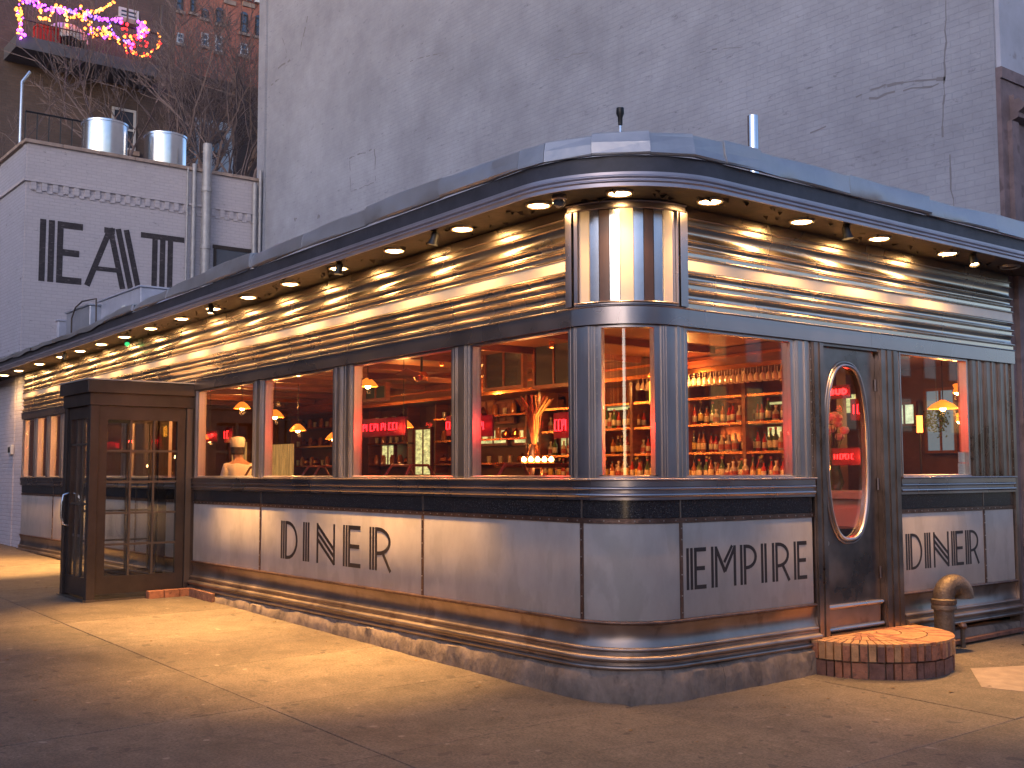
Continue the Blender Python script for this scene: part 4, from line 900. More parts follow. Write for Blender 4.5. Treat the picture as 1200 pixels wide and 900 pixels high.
# fairy lights
cols = {'o': emis('orange_fairy_bulb', (1, .24, .03), 4), 'p': emis('purple_fairy_bulb', (.55, .07, 1), 4), 'r': emis('red_fairy_bulb', (1, .02, .02), 3), 'y': emis('yellow_fairy_bulb', (1, .45, .10), 3), 'b': emis('blue_fairy_bulb', (.2, .12, 1), 3)}
sph = {}
def bulb_mesh(k):
    if k not in sph:
        mb = MB(); mb.lathe(0, 0, [(.001, -.06), (.045, -.03), (.055, 0), (.045, .03), (.001, .06)], 7); o = mb.build('bulb', cols[k], None); sph[k] = o.data; bpy.data.objects.remove(o)
    return sph[k]
strings = [  # (label, [(u,v)...], palette, number, spread)
 ('purple and orange light string down the left balcony post', [(24, 2), (22, 20), (26, 44)], 'oppoo', 34, 4),
 ('purple light garland along the left top of the balcony', [(28, 0), (48, 6), (66, 12), (80, 14)], 'ppppb', 40, 4),
 ('looping orange light string below the purple garland', [(44, 4), (48, 22), (58, 22), (66, 6), (76, 12), (78, 30)], 'oyoo', 30, 1.5),
 ('blue and purple light string across the balcony middle', [(72, 14), (90, 14), (108, 18), (122, 24), (138, 24)], 'pbpp', 40, 4),
 ('drooping orange light string at the balcony upper right', [(84, 20), (100, 16), (118, 12), (134, 2)], 'oyo', 30, 1.2),
 ('dense cluster of orange and yellow lights at mid railing', [(96, 14), (104, 28), (108, 42), (120, 34), (126, 44)], 'oypoo', 50, 6),
 ('red and orange light cluster on the right half railing', [(140, 22), (148, 36), (152, 58), (160, 46), (168, 30), (170, 66)], 'rrorp', 50, 6),
 ('purple and yellow light knot near the right balcony end', [(166, 28), (172, 36), (162, 40)], 'ppobp', 30, 5),
 ('orange light string along the bottom of the right railing', [(134, 44), (150, 60), (172, 66), (184, 56), (188, 40)], 'oroo', 26, 2),
 ('sparse purple and white lights along the top right railing', [(128, 30), (136, 44), (150, 50)], 'pyb', 12, 3)]
nbul = 0
for lab, pl, pal, n, sp_ in strings:
    pts = [PR(u, v, BF+.05) for u, v in pl]; t = thing('fairy_light_string', lab, 'fairy lights', tuple(pts[0]), 'coloured fairy light strings on the balcony')
    MB().tube([tuple(p_) for p_ in pts], .008, 4).build('cable', M['black'], t)
    L_ = len(pts)-1
    for i in range(n):
        q = i/(n-1)*L_; k = min(int(q), L_-1); f_ = q-k; p_ = pts[k]*(1-f_)+pts[k+1]*f_
        p_ = p_+np.array([rnd.uniform(-.1, .1), rnd.gauss(0, sp_*.012), rnd.gauss(0, sp_*.012)])
        o = bpy.data.objects.new('bulb', bulb_mesh(rnd.choice(pal))); C.objects.link(o); o.parent = t; o.location = tuple(p_-pts[0]); sc_ = rnd.uniform(.4, .95); o.scale = (sc_,)*3
# parasol and red cool box on the balcony
pa = PR(78, 27, BX+.8); t = thing('balcony_parasol', 'white scalloped parasol behind the balcony railing', 'parasol', (pa[0], pa[1], bz0+.3))
mb = MB(); n = 16; zt_ = pa[2]
mb.v.append((pa[0], pa[1], zt_))
for k, (r, dz) in enumerate(((.35, .10), (.62, .32), (.60, .50))):
    for i in range(n): a = 2*PI*i/n; rr2 = r*(1 if i % 2 else .93); mb.v.append((pa[0]+rr2*.8*math.cos(a), pa[1]+rr2*math.sin(a), zt_-dz-(.08 if i % 2 and k == 2 else 0)))
for i in range(n): mb.f.append([0, 1+i, 1+(i+1) % n]); [mb.f.append([1+k*n+i, 1+(k+1)*n+i, 1+(k+1)*n+(i+1) % n, 1+k*n+(i+1) % n]) for k in range(2)]
mb.build('canopy', M['white'], t, smooth=0); MB().tube([(pa[0], pa[1], bz0+.3), (pa[0], pa[1], zt_)], .02, 6).build('pole', M['iron'], t)
rb = PR(55, 38, BX+1.0); t = thing('red_cool_box', 'red box standing on the left half of the balcony', 'box', (rb[0], rb[1], bz0+.3)); MB().cbox(rb[0]-.2, rb[0]+.2, rb[1]-.32, rb[1]+.32, bz0+.301, rb[2]+.05, .02).build('body', mat('red_plastic', (.6, .03, .03), .5), t); MB().cbox(rb[0]-.22, rb[0]+.22, rb[1]-.34, rb[1]+.34, rb[2]+.051, rb[2]+.12, .02).build('lid', mat('red_lid', (.7, .06, .05), .5), t)
# lamp pole + roof rail on the EAT building
q0 = PR(24, 140, -19); q1 = PR(25.5, 96, -19); q2 = PR(35, 84, -19)
t = thing('roof_pole', 'bent pale pole standing on the white building roof at the left', 'pole', (q0[0], q0[1], 8.0)); MB().tube([(q0[0], q0[1], 7.9), tuple(q0), tuple(q1), tuple(q2)], .035, 8).build('pole', M['galv'], t)
q0 = PR(30, 130, -19); q1 = PR(98, 143, -19); t = thing('roof_railing', 'thin black railing on the white building roof left of the drums', 'railing', (q0[0], q0[1], 8.0)); MB().tube([tuple(q0), tuple(q1)], .02, 6).build('rail', M['black'], t)
for k in range(6):
    f_ = k/5; p_ = q0*(1-f_)+q1*f_; MB().tube([(p_[0], p_[1], 7.9), tuple(p_)], .014, 5).build('railing_post', M['black'], t)
# red brick building with arched windows
RX = -48.
RB = thing('red_brick_building', 'red brick building with arched windows far behind the bare trees', 'building', (RX-5, 10, 0))
ra, rb_ = PR(150, 60, RX)[1], PR(330, 60, RX)[1]
MB().box(RX-12, RX, ra-6, rb_+8, 0, 40).build('wall', M['red_wall'], RB)
for u, v0, v1, w_ in ((240, 12, 23, 9), (257, 11, 29, 9), (286, 16, 40, 9), (303, 20, 44, 9), (210, -6, 14, 9), (226, -6, 16, 7)):
    a = PR(u-w_/2+.5, v0, RX); b = PR(u+w_/2-.5, v1, RX); 
    win(RB, RX, a[1], b[1], b[2], a[2], 'bronze', arch=True)
for u, v0, v1, w_ in ((211, 38, 52, 8), (240, 38, 55, 8), (256, 41, 62, 8), (286, 50, 66, 9)):
    a = PR(u-w_/2, v0, RX); b = PR(u+w_/2, v1, RX); win(RB, RX, a[1], b[1], b[2], a[2], 'frame_white')
for u, v in ((238, -8), (262, 2), (284, 5)):
    a = PR(u, v, RX); b = PR(u+14, v+3, RX); MB().box(RX+.001, RX+.08, a[1], b[1], b[2]-.12, b[2]+.12).build('stone_band', M['coping'], RB)
zc_ = PR(270, -4, RX)[2]
for i in range(14): y_ = PR(250, 0, RX)[1]+i*.45; MB().box(RX+.001, RX+.25, y_, y_+.22, zc_, zc_+.3).build('cornice_dentil', M['white'], RB)
# white hoarding low behind the twigs
HX = -31.
a = PR(229, 137, HX); b = PR(273, 200, HX); W1 = thing('white_outbuilding', 'pale rendered outbuilding glimpsed between the bare trees', 'building', (HX, a[1], 8)); MB().box(HX-3, HX, a[1], b[1], 0, a[2]).build('wall', M['frame_white'], W1); win(W1, HX, a[1]+.3, b[1]-.3, a[2]-1.2, a[2]-.3, 'coping', sill=False)
BK = PR(200, 70, -38)[1]; t = thing('brown_brick_annex', 'low reddish brown brick block below the red building', 'building', (-40, 12, 0)); MB().box(-46, -38, BK-2, PR(330, 90, -38)[1]+4, 0, PR(250, 92, -38)[2]).build('wall', brick_mat('annex_brick', (.13, .065, .05), (.10, .05, .04), (.09, .06, .05), 1, thr=.6, amt=.5, stain=(.05, .03, .03)), t)

# bare trees --------------------------------------------------------
def tree(base, height, label, seed, spread=.5, depth=6, r0=.12, lean=(0, 0), stems=1):
    height *= 1.16; r0 *= 1.15
    g = random.Random(seed); t = thing('bare_tree', label, 'tree', base, 'bare winter trees behind the white building')
    tr, cr = MB(), MB()
    def grow(p, d, L_, r, k):
        n = 3; pts = [p]; q = Vector(p); dd_ = Vector(d)
        for i in range(n):
            dd_ = (dd_+Vector((g.gauss(0, .12), g.gauss(0, .12), g.gauss(0.05, .10)))).normalized(); q = q+dd_*(L_/n); pts.append(q.copy())
        (tr if k >= depth-1 else cr).tube(pts, [r, r*.85, r*.72, r*.6], 6 if k >= depth-1 else 3, cap=False)
        if k == 0: return
        for j in range(g.choice((2, 2, 3)) if k > 1 else 3):
            at = pts[-1] if j < 2 else pts[2]
            a = Vector((g.gauss(0, spread), g.gauss(0, spread), g.gauss(.12, .22)))
            grow(at, (dd_+a).normalized(), L_*g.uniform(.60, .88), max(.007, r*.60), k-1)
    for s in range(stems):
        grow(Vector(base)+Vector((g.uniform(-.1, .1), g.uniform(-.3, .3), 0)), Vector((lean[0]+g.gauss(0, .15), lean[1]+g.gauss(0, .2)*(stems > 1), 1)).normalized(), height*.24, r0, depth)
    tr.build('trunk', M['twig'], t, fix=False); cr.build('crown', M['twig'], t, smooth=0, fix=False)
def gy_(u, X_): return PR(u, 170, X_)[1]
tree((-20.5, gy_(285, -20.5), 6.0), 6.5, 'bare tree leaning beside the tall grey wall', 1, .55, 6, .10, (0, -.25), 2)
tree((-22, gy_(235, -22), 6.0), 8, 'tall bare tree behind the thick vent pipe', 2, .5, 7, .10, (0, .05), 2)
tree((-23, gy_(180, -23), 6.0), 8, 'bare tree rising behind the right vent drum', 3, .45, 7, .09, (0, -.1), 2)
tree((-24, gy_(150, -24), 6.0), 9, 'bare tree with fine upright twigs under the balcony', 4, .5, 7, .08, (0, .1), 2)
tree((-24, gy_(10, -24), 6.0), 6, 'small bare tree at the far left beside the bent pole', 5, .6, 6, .06)
tree((-25, gy_(262, -25), 6.0), 7.5, 'bare tree in front of the arched window building', 6, .5, 7, .09, (0, -.05), 2)

# buildings across the two streets (they stand behind the photographer and show in glass and steel)
def far_block(name, label, x0, x1, y0_, y1_, h_, face, m, step=2.6, floors=4):
    t = thing(name, label, 'building', ((x0+x1)/2, (y0_+y1_)/2, -.3)); MB().box(x0, x1, y0_, y1_, -1, h_).build('wall', m, t)
    fr = MB(); gl = MB(); lit = MB()
    a0, a1 = (x0, x1) if face == 'y' else (y0_, y1_); k = int((a1-a0)/step)
    for i in range(k):
        for j in range(floors):
            a = a0+.7+i*step; z = 3.9+j*3.1
            if z+1.9 > h_: continue
            tgt = lit if rnd.random() < .3 else gl
            if face == 'y': fr.box(a-.1, a+1.2, y1_+.001, y1_+.06, z-.1, z+1.9); tgt.box(a, a+1.1, y1_+.061, y1_+.07, z, z+1.8)
            else: fr.box(x0-.06, x0-.001, a-.1, a+1.2, z-.1, z+1.9); tgt.box(x0-.07, x0-.061, a, a+1.1, z, z+1.8)
    fr.build('window_frames', M['coping'], t, smooth=0, kind='stuff'); gl.build('window_panes', M['blue_glass'], t, smooth=0, kind='stuff')
    if lit.f: lit.build('lit_panes', M['yellow_glow'], t, smooth=0, kind='stuff')
far_block('street_block', 'brick terrace across the street reflected in the diner windows', -60, 26, -36, -27, 9.5, 'y', M['red_wall_y'], floors=2)
far_block('avenue_block', 'brick apartment block across the avenue reflected in the steel', 30, 38, -26, 60, 9, 'x', M['red_wall'], floors=2)

# ================================================================== INTERIOR
def ptlight(p, e, col=(1, .40, .11), r=.12, name='lamp_glow'):
    d = bpy.data.lights.new(name, 'POINT'); d.energy = e*.5; d.color = col; d.shadow_soft_size = min(r, .03); o = bpy.data.objects.new(name, d); C.objects.link(o); o.location = p; return o
def pendant(p, label, e=22, r=.125, group='glowing pendant lamps inside the diner'):
    x, y, z = p; t = thing('pendant_lamp', label, 'lamp', (x, y, z), group)
    MB().tube([(x, y, z+.08), (x, y, 3.055)], .006, 5).build('cord', M['black'], t)
    MB().lathe(x, y, [(.025, z+.09), (.05, z+.075), (r*.7, z+.04), (r, z-.01), (r*.97, z-.012), (r*.66, z+.03), (.03, z+.06)], 18).build('lamp_shade', M['shade'], t)
    MB().lathe(x, y, [(.001, z+.045), (.03, z+.03), (.038, z), (.025, z-.03), (.001, z-.038)], 10).build('bulb', M['bulb'], t)
    if e: l = ptlight((x, y, z-.07), e); l.parent = t; l.location = (0, 0, -.07)
pendant(PL(322, 488, 1.2), 'pendant lamp at the left of the second window from the vestibule')
pendant(PL(349, 504, 2.2), 'lower pendant lamp in the middle of the second window')
pendant(PL(391, 514, 2.6), 'small pendant lamp at the right edge of the second window', 8)
pendant(PL(431, 452, 1.4), 'pendant lamp high in the left of the third window', 14)
pendant(PL(473, 500, 2.0), 'pendant lamp beside the red neon in the third window', 10)
pendant(PL(1105, 478, 6.2), 'wide pendant lamp in the window right of the door', 14, .17)
pendant(PL(1122, 459, 6.0), 'upper small globe pendant at the right edge of the last window', 8, .05)
pendant(PL(1125, 493, 6.6), 'lower small globe pendant at the right edge of the last window', 8, .05)
pendant(PL(246, 514, 2.0), 'pendant lamp seen at the left of the first window', 10)
pendant(PL(64, 492, .9), 'bright lamp in the windows left of the vestibule', 14, .13)
pendant((-9.5, 1.5, 2.55), 'pendant lamp hanging behind the dark vestibule', 14)
pendant((-2.6, 3.0, 2.62), 'pendant lamp over the bar behind the rounded corner window', 10, .10)
for i, x in enumerate((-3.3, -5.2, -7.3)): 
    ptlight((x, 4.15, 2.72), 22, (1, .38, .09), .1, 'bar_glow')
for x in (-2.3, -3.4, -4.6): ptlight((x, 3.95, 1.62), 12, (1, .32, .07), .1, 'bar_glow')
ptlight((-.9, 4.4, 2.6), 10, (1, .4, .12), .1); ptlight((-1.5, 7.2, 2.5), 25, (1, .4, .12), .1); ptlight((-3.5, 6.5, 2.5), 25, (1, .4, .12), .1); ptlight((-1.2, 1.6, 2.75), 14, (1, .33, .09), .2)  # point lights added without fittings, for the corner and rear room
for lx_, ly_ in ((-4.2, 1.8), (-6.6, 2.4), (-9.4, 2.0), (-12., 2.6)): ptlight((lx_, ly_, 2.62), 24, (1, .36, .08), .03, 'room_fill')  # warm fill lights added below the ceiling, no lamps hang here
# back bar
BBX0, BBX1 = -6.6, -1.95
SH = thing('back_bar_shelf', 'tall red wood back bar with bottle shelves behind the corner window', 'shelf', ((BBX0+BBX1)/2, 4.9, .3))
MB().box(BBX0, BBX1, 5.03, 5.10, 1.0, 2.79).build('back_panel', mat('amber_back_mirror', (.30, .10, .04), .12, .6, var=.3), SH)
MB().box(BBX0, BBX1, 4.45, 5.1, .3, 1.48).build('cupboard', M['wood_red'], SH)
MB().box(BBX0-.02, BBX1+.02, 4.42, 5.1, 1.481, 1.52).build('counter_top', M['copper'], SH)
for z in (1.84, 2.18, 2.50): MB().box(BBX0, BBX1, 4.72, 5.029, z-.02, z).build('shelf', M['wood_red'], SH)
for z in (1.84, 2.18, 2.50): MB().box(BBX0, BBX1, 4.712, 4.7199, z-.022, z+.008).build('shelf_edge', M['copper'], SH)
for i in range(6): x = BBX0+(BBX1-BBX0)*i/5; MB().box(x-.025, x+.025, 4.70, 5.03, 1.521, 2.79).build('upright', M['wood_red'], SH)
kinds = [('b_amber', .032, .26), ('b_green', .036, .28), ('b_clear', .042, .22), ('b_dark', .036, .30), ('b_red', .030, .25)]
colr = {'b_amber': 'amber', 'b_green': 'green', 'b_clear': 'clear', 'b_dark': 'dark', 'b_red': 'red'}
pm = {}
for k_, c1_, c2_ in (('b_amber', (.62, .5, .32), (.02, .02, .02)), ('b_green', (.55, .50, .40), (.5, .06, .03)), ('b_clear', (.30, .06, .04), (.6, .5, .4)), ('b_dark', (.60, .42, .12), (.45, .3, .06)), ('b_red', (.5, .45, .38), (.03, .03, .03))):
    M['label_'+k_] = mat('bottle_label_'+k_, c1_, .6, 0, var=.5, vscale=60); M['cap_'+k_] = mat('bottle_cap_'+k_, c2_, .35)
for k, r, h_ in kinds:
    mb = MB(); mb.lathe(0, 0, [(.001, 0), (r, 0), (r, h_*.16), (r*1.02, h_*.165), (r*1.02, h_*.46), (r, h_*.465), (r, h_*.55), (r*.85, h_*.63), (r*.35, h_*.74), (r*.33, h_*.90), (r*.42, h_*.905), (r*.42, h_), (.001, h_)], 10)
    o = mb.build('bottle', [M[k], M['label_'+k], M['cap_'+k]], None)
    for pol in o.data.polygons:
        zc__ = pol.center.z/h_; pol.material_index = 1 if .17 < zc__ < .455 else (2 if zc__ > .9 else 0)
    pm[k] = o.data; bpy.data.objects.remove(o)
for z, ya, rowname in ((1.52, 4.58, 'on the counter front row'), (1.84, 4.84, 'on the lower shelf'), (2.18, 4.84, 'on the upper shelf'), (1.52, 4.75, 'on the counter back row')):
    lbl = {k: f'{v} glass bottle {rowname},' for k, v in colr.items()}
    x = BBX0+.1
    while x < BBX1-.06:
        if rnd.random() < .93:
            k = rnd.choice(list(pm)); o = bpy.data.objects.new('bottle', pm[k]); C.objects.link(o); o.location = (x, ya+rnd.uniform(-.03, .03), z+.001); sc_ = rnd.uniform(.82, 1.05); o.scale = (1, 1, sc_)
            bay = min(4, int((x-BBX0)/((BBX1-BBX0)/5))); tag(o, f"{lbl[k]} {['leftmost', 'second', 'middle', 'fourth', 'rightmost'][bay]} bay of the back bar", 'bottle', 'bottles lined up on the back bar')
        x += rnd.uniform(.078, .10)
# hanging glasses
gl = MB(); gl.lathe(0, 0, [(.03, 0), (.03, -.003), (.004, -.008), (.004, -.07), (.02, -.085), (.034, -.12), (.03, -.165), (.027, -.165), (.031, -.12), (.001, -.09)], 10); o = gl.build('wine_glass', mat('bright_stemware', (.9, .75, .6), .05, 0, spec=1, coat=1), None); gm_ = o.data; bpy.data.objects.remove(o)
for r_i, y_ in enumerate((4.40, 4.55)):
    x = -4.3
    while x < BBX1:
        o = bpy.data.objects.new('wine_glass', gm_); C.objects.link(o); o.location = (x, y_, 2.79); tag(o, f"wine glass hanging upside down in the {['front', 'rear'][r_i]} row, {['left', 'middle', 'right'][min(2, int((x+4.3)/.79))]} third of the bar rack", 'glass', 'wine glasses hanging above the bar'); x += .085
# wall shelves of jars and glasses further along the back wall
jm = {}
for nm, mm, pr in (('jar', 'b_amber', [(.001, 0), (.05, 0), (.052, .12), (.035, .15), (.035, .17), (.001, .17)]), ('tumbler', 'b_clear', [(.001, 0), (.03, 0), (.038, .11), (.034, .11), (.028, .01), (.001, .01)]), ('teapot', 'copper', [(.001, 0), (.06, 0), (.085, .05), (.07, .10), (.03, .12), (.012, .15), (.001, .15)])):
    mb = MB(); mb.lathe(0, 0, pr, 12); o = mb.build(nm, M[mm], None); jm[nm] = o.data; bpy.data.objects.remove(o)
for si, (xa, xb) in enumerate(((-14.6, -12.2), (-11.6, -10.3), (-9.5, -7.1))):
    t = thing('wall_shelf', ['red wood wall shelf at the far left of the back wall', 'narrow red wood wall shelf in the middle of the back wall', 'red wood wall shelf beside the back bar'][si], 'shelf', ((xa+xb)/2, 5.0, 1.7))
    for z in (1.75, 2.12, 2.48): MB().box(xa, xb, 4.86, 5.115, z-.02, z).build('shelf_board', M['wood_red'], t); MB().box(xa, xb, 4.853, 4.8599, z-.022, z+.006).build('shelf_edge', M['copper'], t)
    for x in (xa, xb-.03): MB().box(x, x+.03, 4.87, 5.114, 1.6, 2.78).build('upright', M['wood_red'], t)
    for zi, z in enumerate((1.75, 2.12, 2.48)):
        x = xa+.12
        while x < xb-.1:
            nm = rnd.choice(list(jm)); o = bpy.data.objects.new(nm, jm[nm]); C.objects.link(o); o.location = (x, 4.98, z+.001)
            th_ = ['left', 'middle', 'right'][min(2, int((x-xa)/(xb-xa)*3))]
            tag(o, f"{ {'jar': 'amber jar', 'tumbler': 'clear tumbler', 'teapot': 'copper teapot'}[nm]} on the {['lower', 'middle', 'upper'][zi]} board, {th_} third, of the {['far left', 'middle', 'right hand'][si]} wall shelf", nm, 'jars and glasses on the wall shelves'); x += rnd.uniform(.17, .3)
# small ceiling spots, made up and added for hot highlights in the room
for i, (x, y) in enumerate(((-1.2, 2.2), (-2.4, 1.2), (-3.6, 2.4), (-4.8, 1.3), (-6.0, 2.6), (-7.4, 1.5), (-8.8, 2.8), (-10.2, 1.7), (-11.6, 3.0), (-13., 2.0))):
    t = thing('added_ceiling_spot', f'added small hot ceiling spot inside, {ords[i]} from the rounded corner', 'lamp', (x, y, 3.05), 'added small ceiling spots inside the diner')
    MB().lathe(x, y, [(.03, 3.059), (.035, 3.0), (.03, 2.96), (.026, 2.96), (.026, 2.99)], 12).build('can', M['copper'], t); MB().lathe(x, y, [(.001, 2.965), (.025, 2.968), (.025, 2.985)], 10).build('bulb', M['bulb'], t)
# cups, glasses and sauce bottles standing on the window tables
for i, x in enumerate((-6.7, -4.9, -3.0)):
    for j, (dx, dy, nm) in enumerate(((-.2, .1, 'tumbler'), (.15, -.12, 'jar'), (.22, .18, 'tumbler'), (-.05, .2, 'teapot'))):
        o = bpy.data.objects.new(nm, jm[nm]); C.objects.link(o); o.location = (x+dx, .8+dy, 1.061)
        tag(o, f"{['clear tumbler at the left', 'amber jar at the front', 'clear tumbler at the right rear', 'copper teapot at the rear'][j]} of the {ords[i]} window table", nm)
# bar counter
t = thing('bar_counter', 'long dark bar counter running behind the windows', 'counter', (-5, 3.2, .3)); MB().box(-9, -1.6, 3.3, 3.7, .301, 1.38).build('front', M['wood_red'], t); MB().cbox(-9.05, -1.55, 3.15, 3.8, 1.381, 1.43, .01).build('top', mat('polished_black_top', (.03, .025, .025), .12, 0, coat=.5), t)
def stool(p, label):
    x, y = p; t = thing('bar_stool', label, 'stool', (x, y, .3), 'bar stools at the counter')
    MB().lathe(x, y, [(.001, .30), (.19, .30), (.19, .32), (.04, .35), (.03, .37), (.03, 1.02), (.001, 1.02)], 16).build('pedestal', M['galv'], t)
    MB().lathe(x, y, [(.001, 1.02), (.17, 1.02), (.19, 1.05), (.185, 1.10), (.001, 1.12)], 18).build('seat', mat('black_vinyl', (.015, .012, .012), .3), t)
stool((-.55, 3.2), 'black bar stool seen through the oval door window')
stool((-2.2, 2.8), 'black bar stool at the right end of the bar counter'); stool((-3.0, 2.8), 'black bar stool second from the right end of the bar counter')
t = thing('side_table', 'pale topped table behind the oval door window', 'table', (-.9, 3.9, .3)); MB().cbox(-1.3, -.3, 3.9, 4.3, 1.34, 1.42, .01).build('table_top', M['duct'], t); MB().box(-1.25, -.35, 3.95, 4.25, .301, 1.339).build('table_base', mat('pale_panel', (.55, .42, .36), .5), t)
# flowers
fx, fy, fz = PL(977, 498, 4.1); t = thing('flower_vase', 'vase of pale flowers seen through the oval door window', 'vase', (fx, fy, 1.421))
MB().lathe(fx, fy, [(.001, 1.421), (.06, 1.421), (.09, 1.5), (.05, 1.65), (.07, 1.72), (.05, 1.72)], 14).build('vase', M['b_green'], t)
for i in range(9):
    a = rnd.uniform(0, 6.28); r = rnd.uniform(.03, .16); hx, hy, hz = fx+r*math.cos(a), fy+r*math.sin(a), fz+rnd.uniform(-.15, .10)
    f = MB(); f.tube([(fx, fy, 1.7), (hx, hy, hz)], .004, 4); fo = f.build('stem', M['b_green'], t)
    f = MB(); f.lathe(hx, hy, [(.001, hz-.04), (.035, hz-.03), (.052, hz), (.04, hz+.03), (.015, hz+.04), (.001, hz+.035)], 9); f.build('bloom', mat('pale_petal', (.62, .45, .38), .7) if i == 0 else bpy.data.materials['pale_petal'], t)
# neon signs
def neon_word(txt, u0, u1, v0, v1, y, label, m='neon'):
    a = PL(u0, v1, y); b = PL(u1, v0, y); n = len(txt); wtot = b[0]-a[0]; h_ = b[2]-a[2]; t = thing('neon_sign', label, 'neon sign', tuple(a))
    cw = wtot/n
    for i, ch in enumerate(txt):
        for pts, _t in letter(ch, cw*.72, h_, .01, .03, 1):
            MB().tube([(a[0]+i*cw+p_[0], y, a[2]+p_[1]) for p_ in pts], .011, 6).build('tube', M[m], t)
    MB().box(a[0]-.04, b[0]+.0, y+.03, y+.05, a[2]-.04, b[2]+.04).build('backing', M['stripe_dark'], t)
    ptlight(((a[0]+b[0])/2, y-.2, (a[2]+b[2])/2), 3, (1, .03, .03), .08, 'neon_glow')
neon_word('BUD', 972, 994, 455, 463, 3.9, 'red neon sign reading BUD high in the oval door window')
def neon_strokes(u0, u1, v0, v1, y, n, label, m='neon'):
    a = PL(u0, v1, y); b = PL(u1, v0, y); t = thing('neon_sign', label, 'neon sign', tuple(a)); w_ = b[0]-a[0]; h_ = b[2]-a[2]
    for i in range(n):
        x = a[0]+w_*(i+.3)/n; k = rnd.choice((0, 1, 2)); d_ = w_/n*.55
        pts = [[(x, 0), (x, 1)], [(x, 0), (x, 1), (x+d_, 1), (x+d_, .5), (x, .5)], [(x+d_, 1), (x, 1), (x, 0), (x+d_, 0)]][k]
        MB().tube([(px_, y, a[2]+h_*q_) for px_, q_ in pts], max(.005, h_*.055), 6).build('tube', M[m], t)
    MB().box(a[0]-.05, b[0]+.05, y+.04, y+.06, a[2]-.06, b[2]+.06).build('backing', mat('neon_backing_red', (.09, .006, .01), .3) if 'neon_backing_red' not in bpy.data.materials else bpy.data.materials['neon_backing_red'], t)
    ptlight(((a[0]+b[0])/2, y-.25, (a[2]+b[2])/2), 7, (1, .035, .02), .03, 'neon_glow')
neon_strokes(416, 468, 495, 506, .6, 12, 'long red neon sign at the left of the third window', 'neon_p')
neon_strokes(522, 533, 494, 503, .6, 3, 'short red neon sign at the right edge of the third window', 'neon_p')
neon_strokes(557, 569, 494, 504, .5, 3, 'short red neon sign at the left edge of the fourth window', 'neon_p')
neon_strokes(649, 670, 491, 505, .5, 5, 'red neon sign at the right edge of the fourth window', 'neon_p')
neon_strokes(999, 1008, 474, 485, 3.6, 2, 'small square red neon in the oval door window', 'neon_p')
neon_strokes(977, 1000, 532, 538, 3.8, 7, 'thin red lettered strip low in the oval door window')
neon_strokes(262, 268, 505, 514, 2.2, 2, 'small red orange neon deep in the first window')
neon_strokes(238, 250, 509, 514, 1.9, 3, 'small orange red neon at the left of the first window')
# tall slim lamps
def slimlamp(u, v0, v1, y, label, col=(1, .16, .03)):
    a = PL(u, v1, y); b = PL(u, v0, y); t = thing('tube_lamp', label, 'lamp', (a[0], y, .3)); MB().tube([(a[0], y, a[2]), (a[0], y, b[2])], .035, 10).build('glow_tube', emis('tube_glow_'+str(u), col, 5), t); MB().tube([(a[0], y, .3), (a[0], y, a[2])], .012, 6).build('stand', M['black'], t)
slimlamp(1078, 487, 507, 6.4, 'upright orange red tube lamp in the last window')
slimlamp(765.5, 447, 470, 1.9, 'upright amber tube lamp at the right of the corner window', (1, .35, .03))
slimlamp(556, 480, 492, 2.2, 'upright amber tube lamp at the left edge of the fourth window', (1, .3, .03))
# candles on tray
t = thing('candle_tray', 'row of five glowing candles on a tray in the fourth window', 'candles', tuple(PL(630, 545, 1.7)))
cp = [PL(u, 540, 1.7) for u in (614, 622, 630, 638, 646)]
for p_ in cp:
    MB().lathe(p_[0], p_[1], [(.001, p_[2]-.06), (.03, p_[2]-.06), (.03, p_[2]-.012), (.001, p_[2]-.01)], 10).build('candle', M['shade'], t)
    MB().lathe(p_[0], p_[1], [(.001, p_[2]-.01), (.022, p_[2]+.0), (.026, p_[2]+.015), (.012, p_[2]+.035), (.001, p_[2]+.045)], 8).build('flame', M['candle'], t)
MB().lathe((cp[0][0]+cp[-1][0])/2, 1.7, [(.001, cp[0][2]-.075), (.42, cp[0][2]-.07), (.46, cp[0][2]-.03), (.44, cp[0][2]-.061), (.001, cp[0][2]-.062)], 24).build('tray', M['copper'], t)
MB().lathe((cp[0][0]+cp[-1][0])/2, 1.7, [(.001, .301), (.2, .301), (.03, .36), (.03, cp[0][2]-.08), (.001, cp[0][2]-.08)], 14).build('pedestal', M['wood_red'], t)
ptlight((cp[2][0], 1.55, cp[2][2]+.15), 4, (1, .5, .15), .1, 'candle_glow')
# fountain-like lamp of thin canes above the candles
ax_, ay_, az_ = PL(626, 508, 2.2); t = thing('cane_arrangement', 'fan of thin dried canes in a pot behind the candles', 'arrangement', (ax_, ay_, .3))
for i in range(26):
    f_ = (i-12.5)/12.5; h_ = .42*(1-.15*f_*f_); MB().tube([(ax_+f_*.03, ay_, az_-.15), (ax_+f_*.09, ay_+rnd.uniform(-.05, .05), az_+h_*.5), (ax_+f_*.24, ay_+rnd.uniform(-.1, .1), az_+h_)], .006, 4).build('cane', M['copper'], t)
MB().lathe(ax_, ay_, [(.001, .301), (.12, .301), (.06, .9), (.09, az_-.3), (.05, az_-.12), (.001, az_-.12)], 14).build('pot', M['copper'], t)
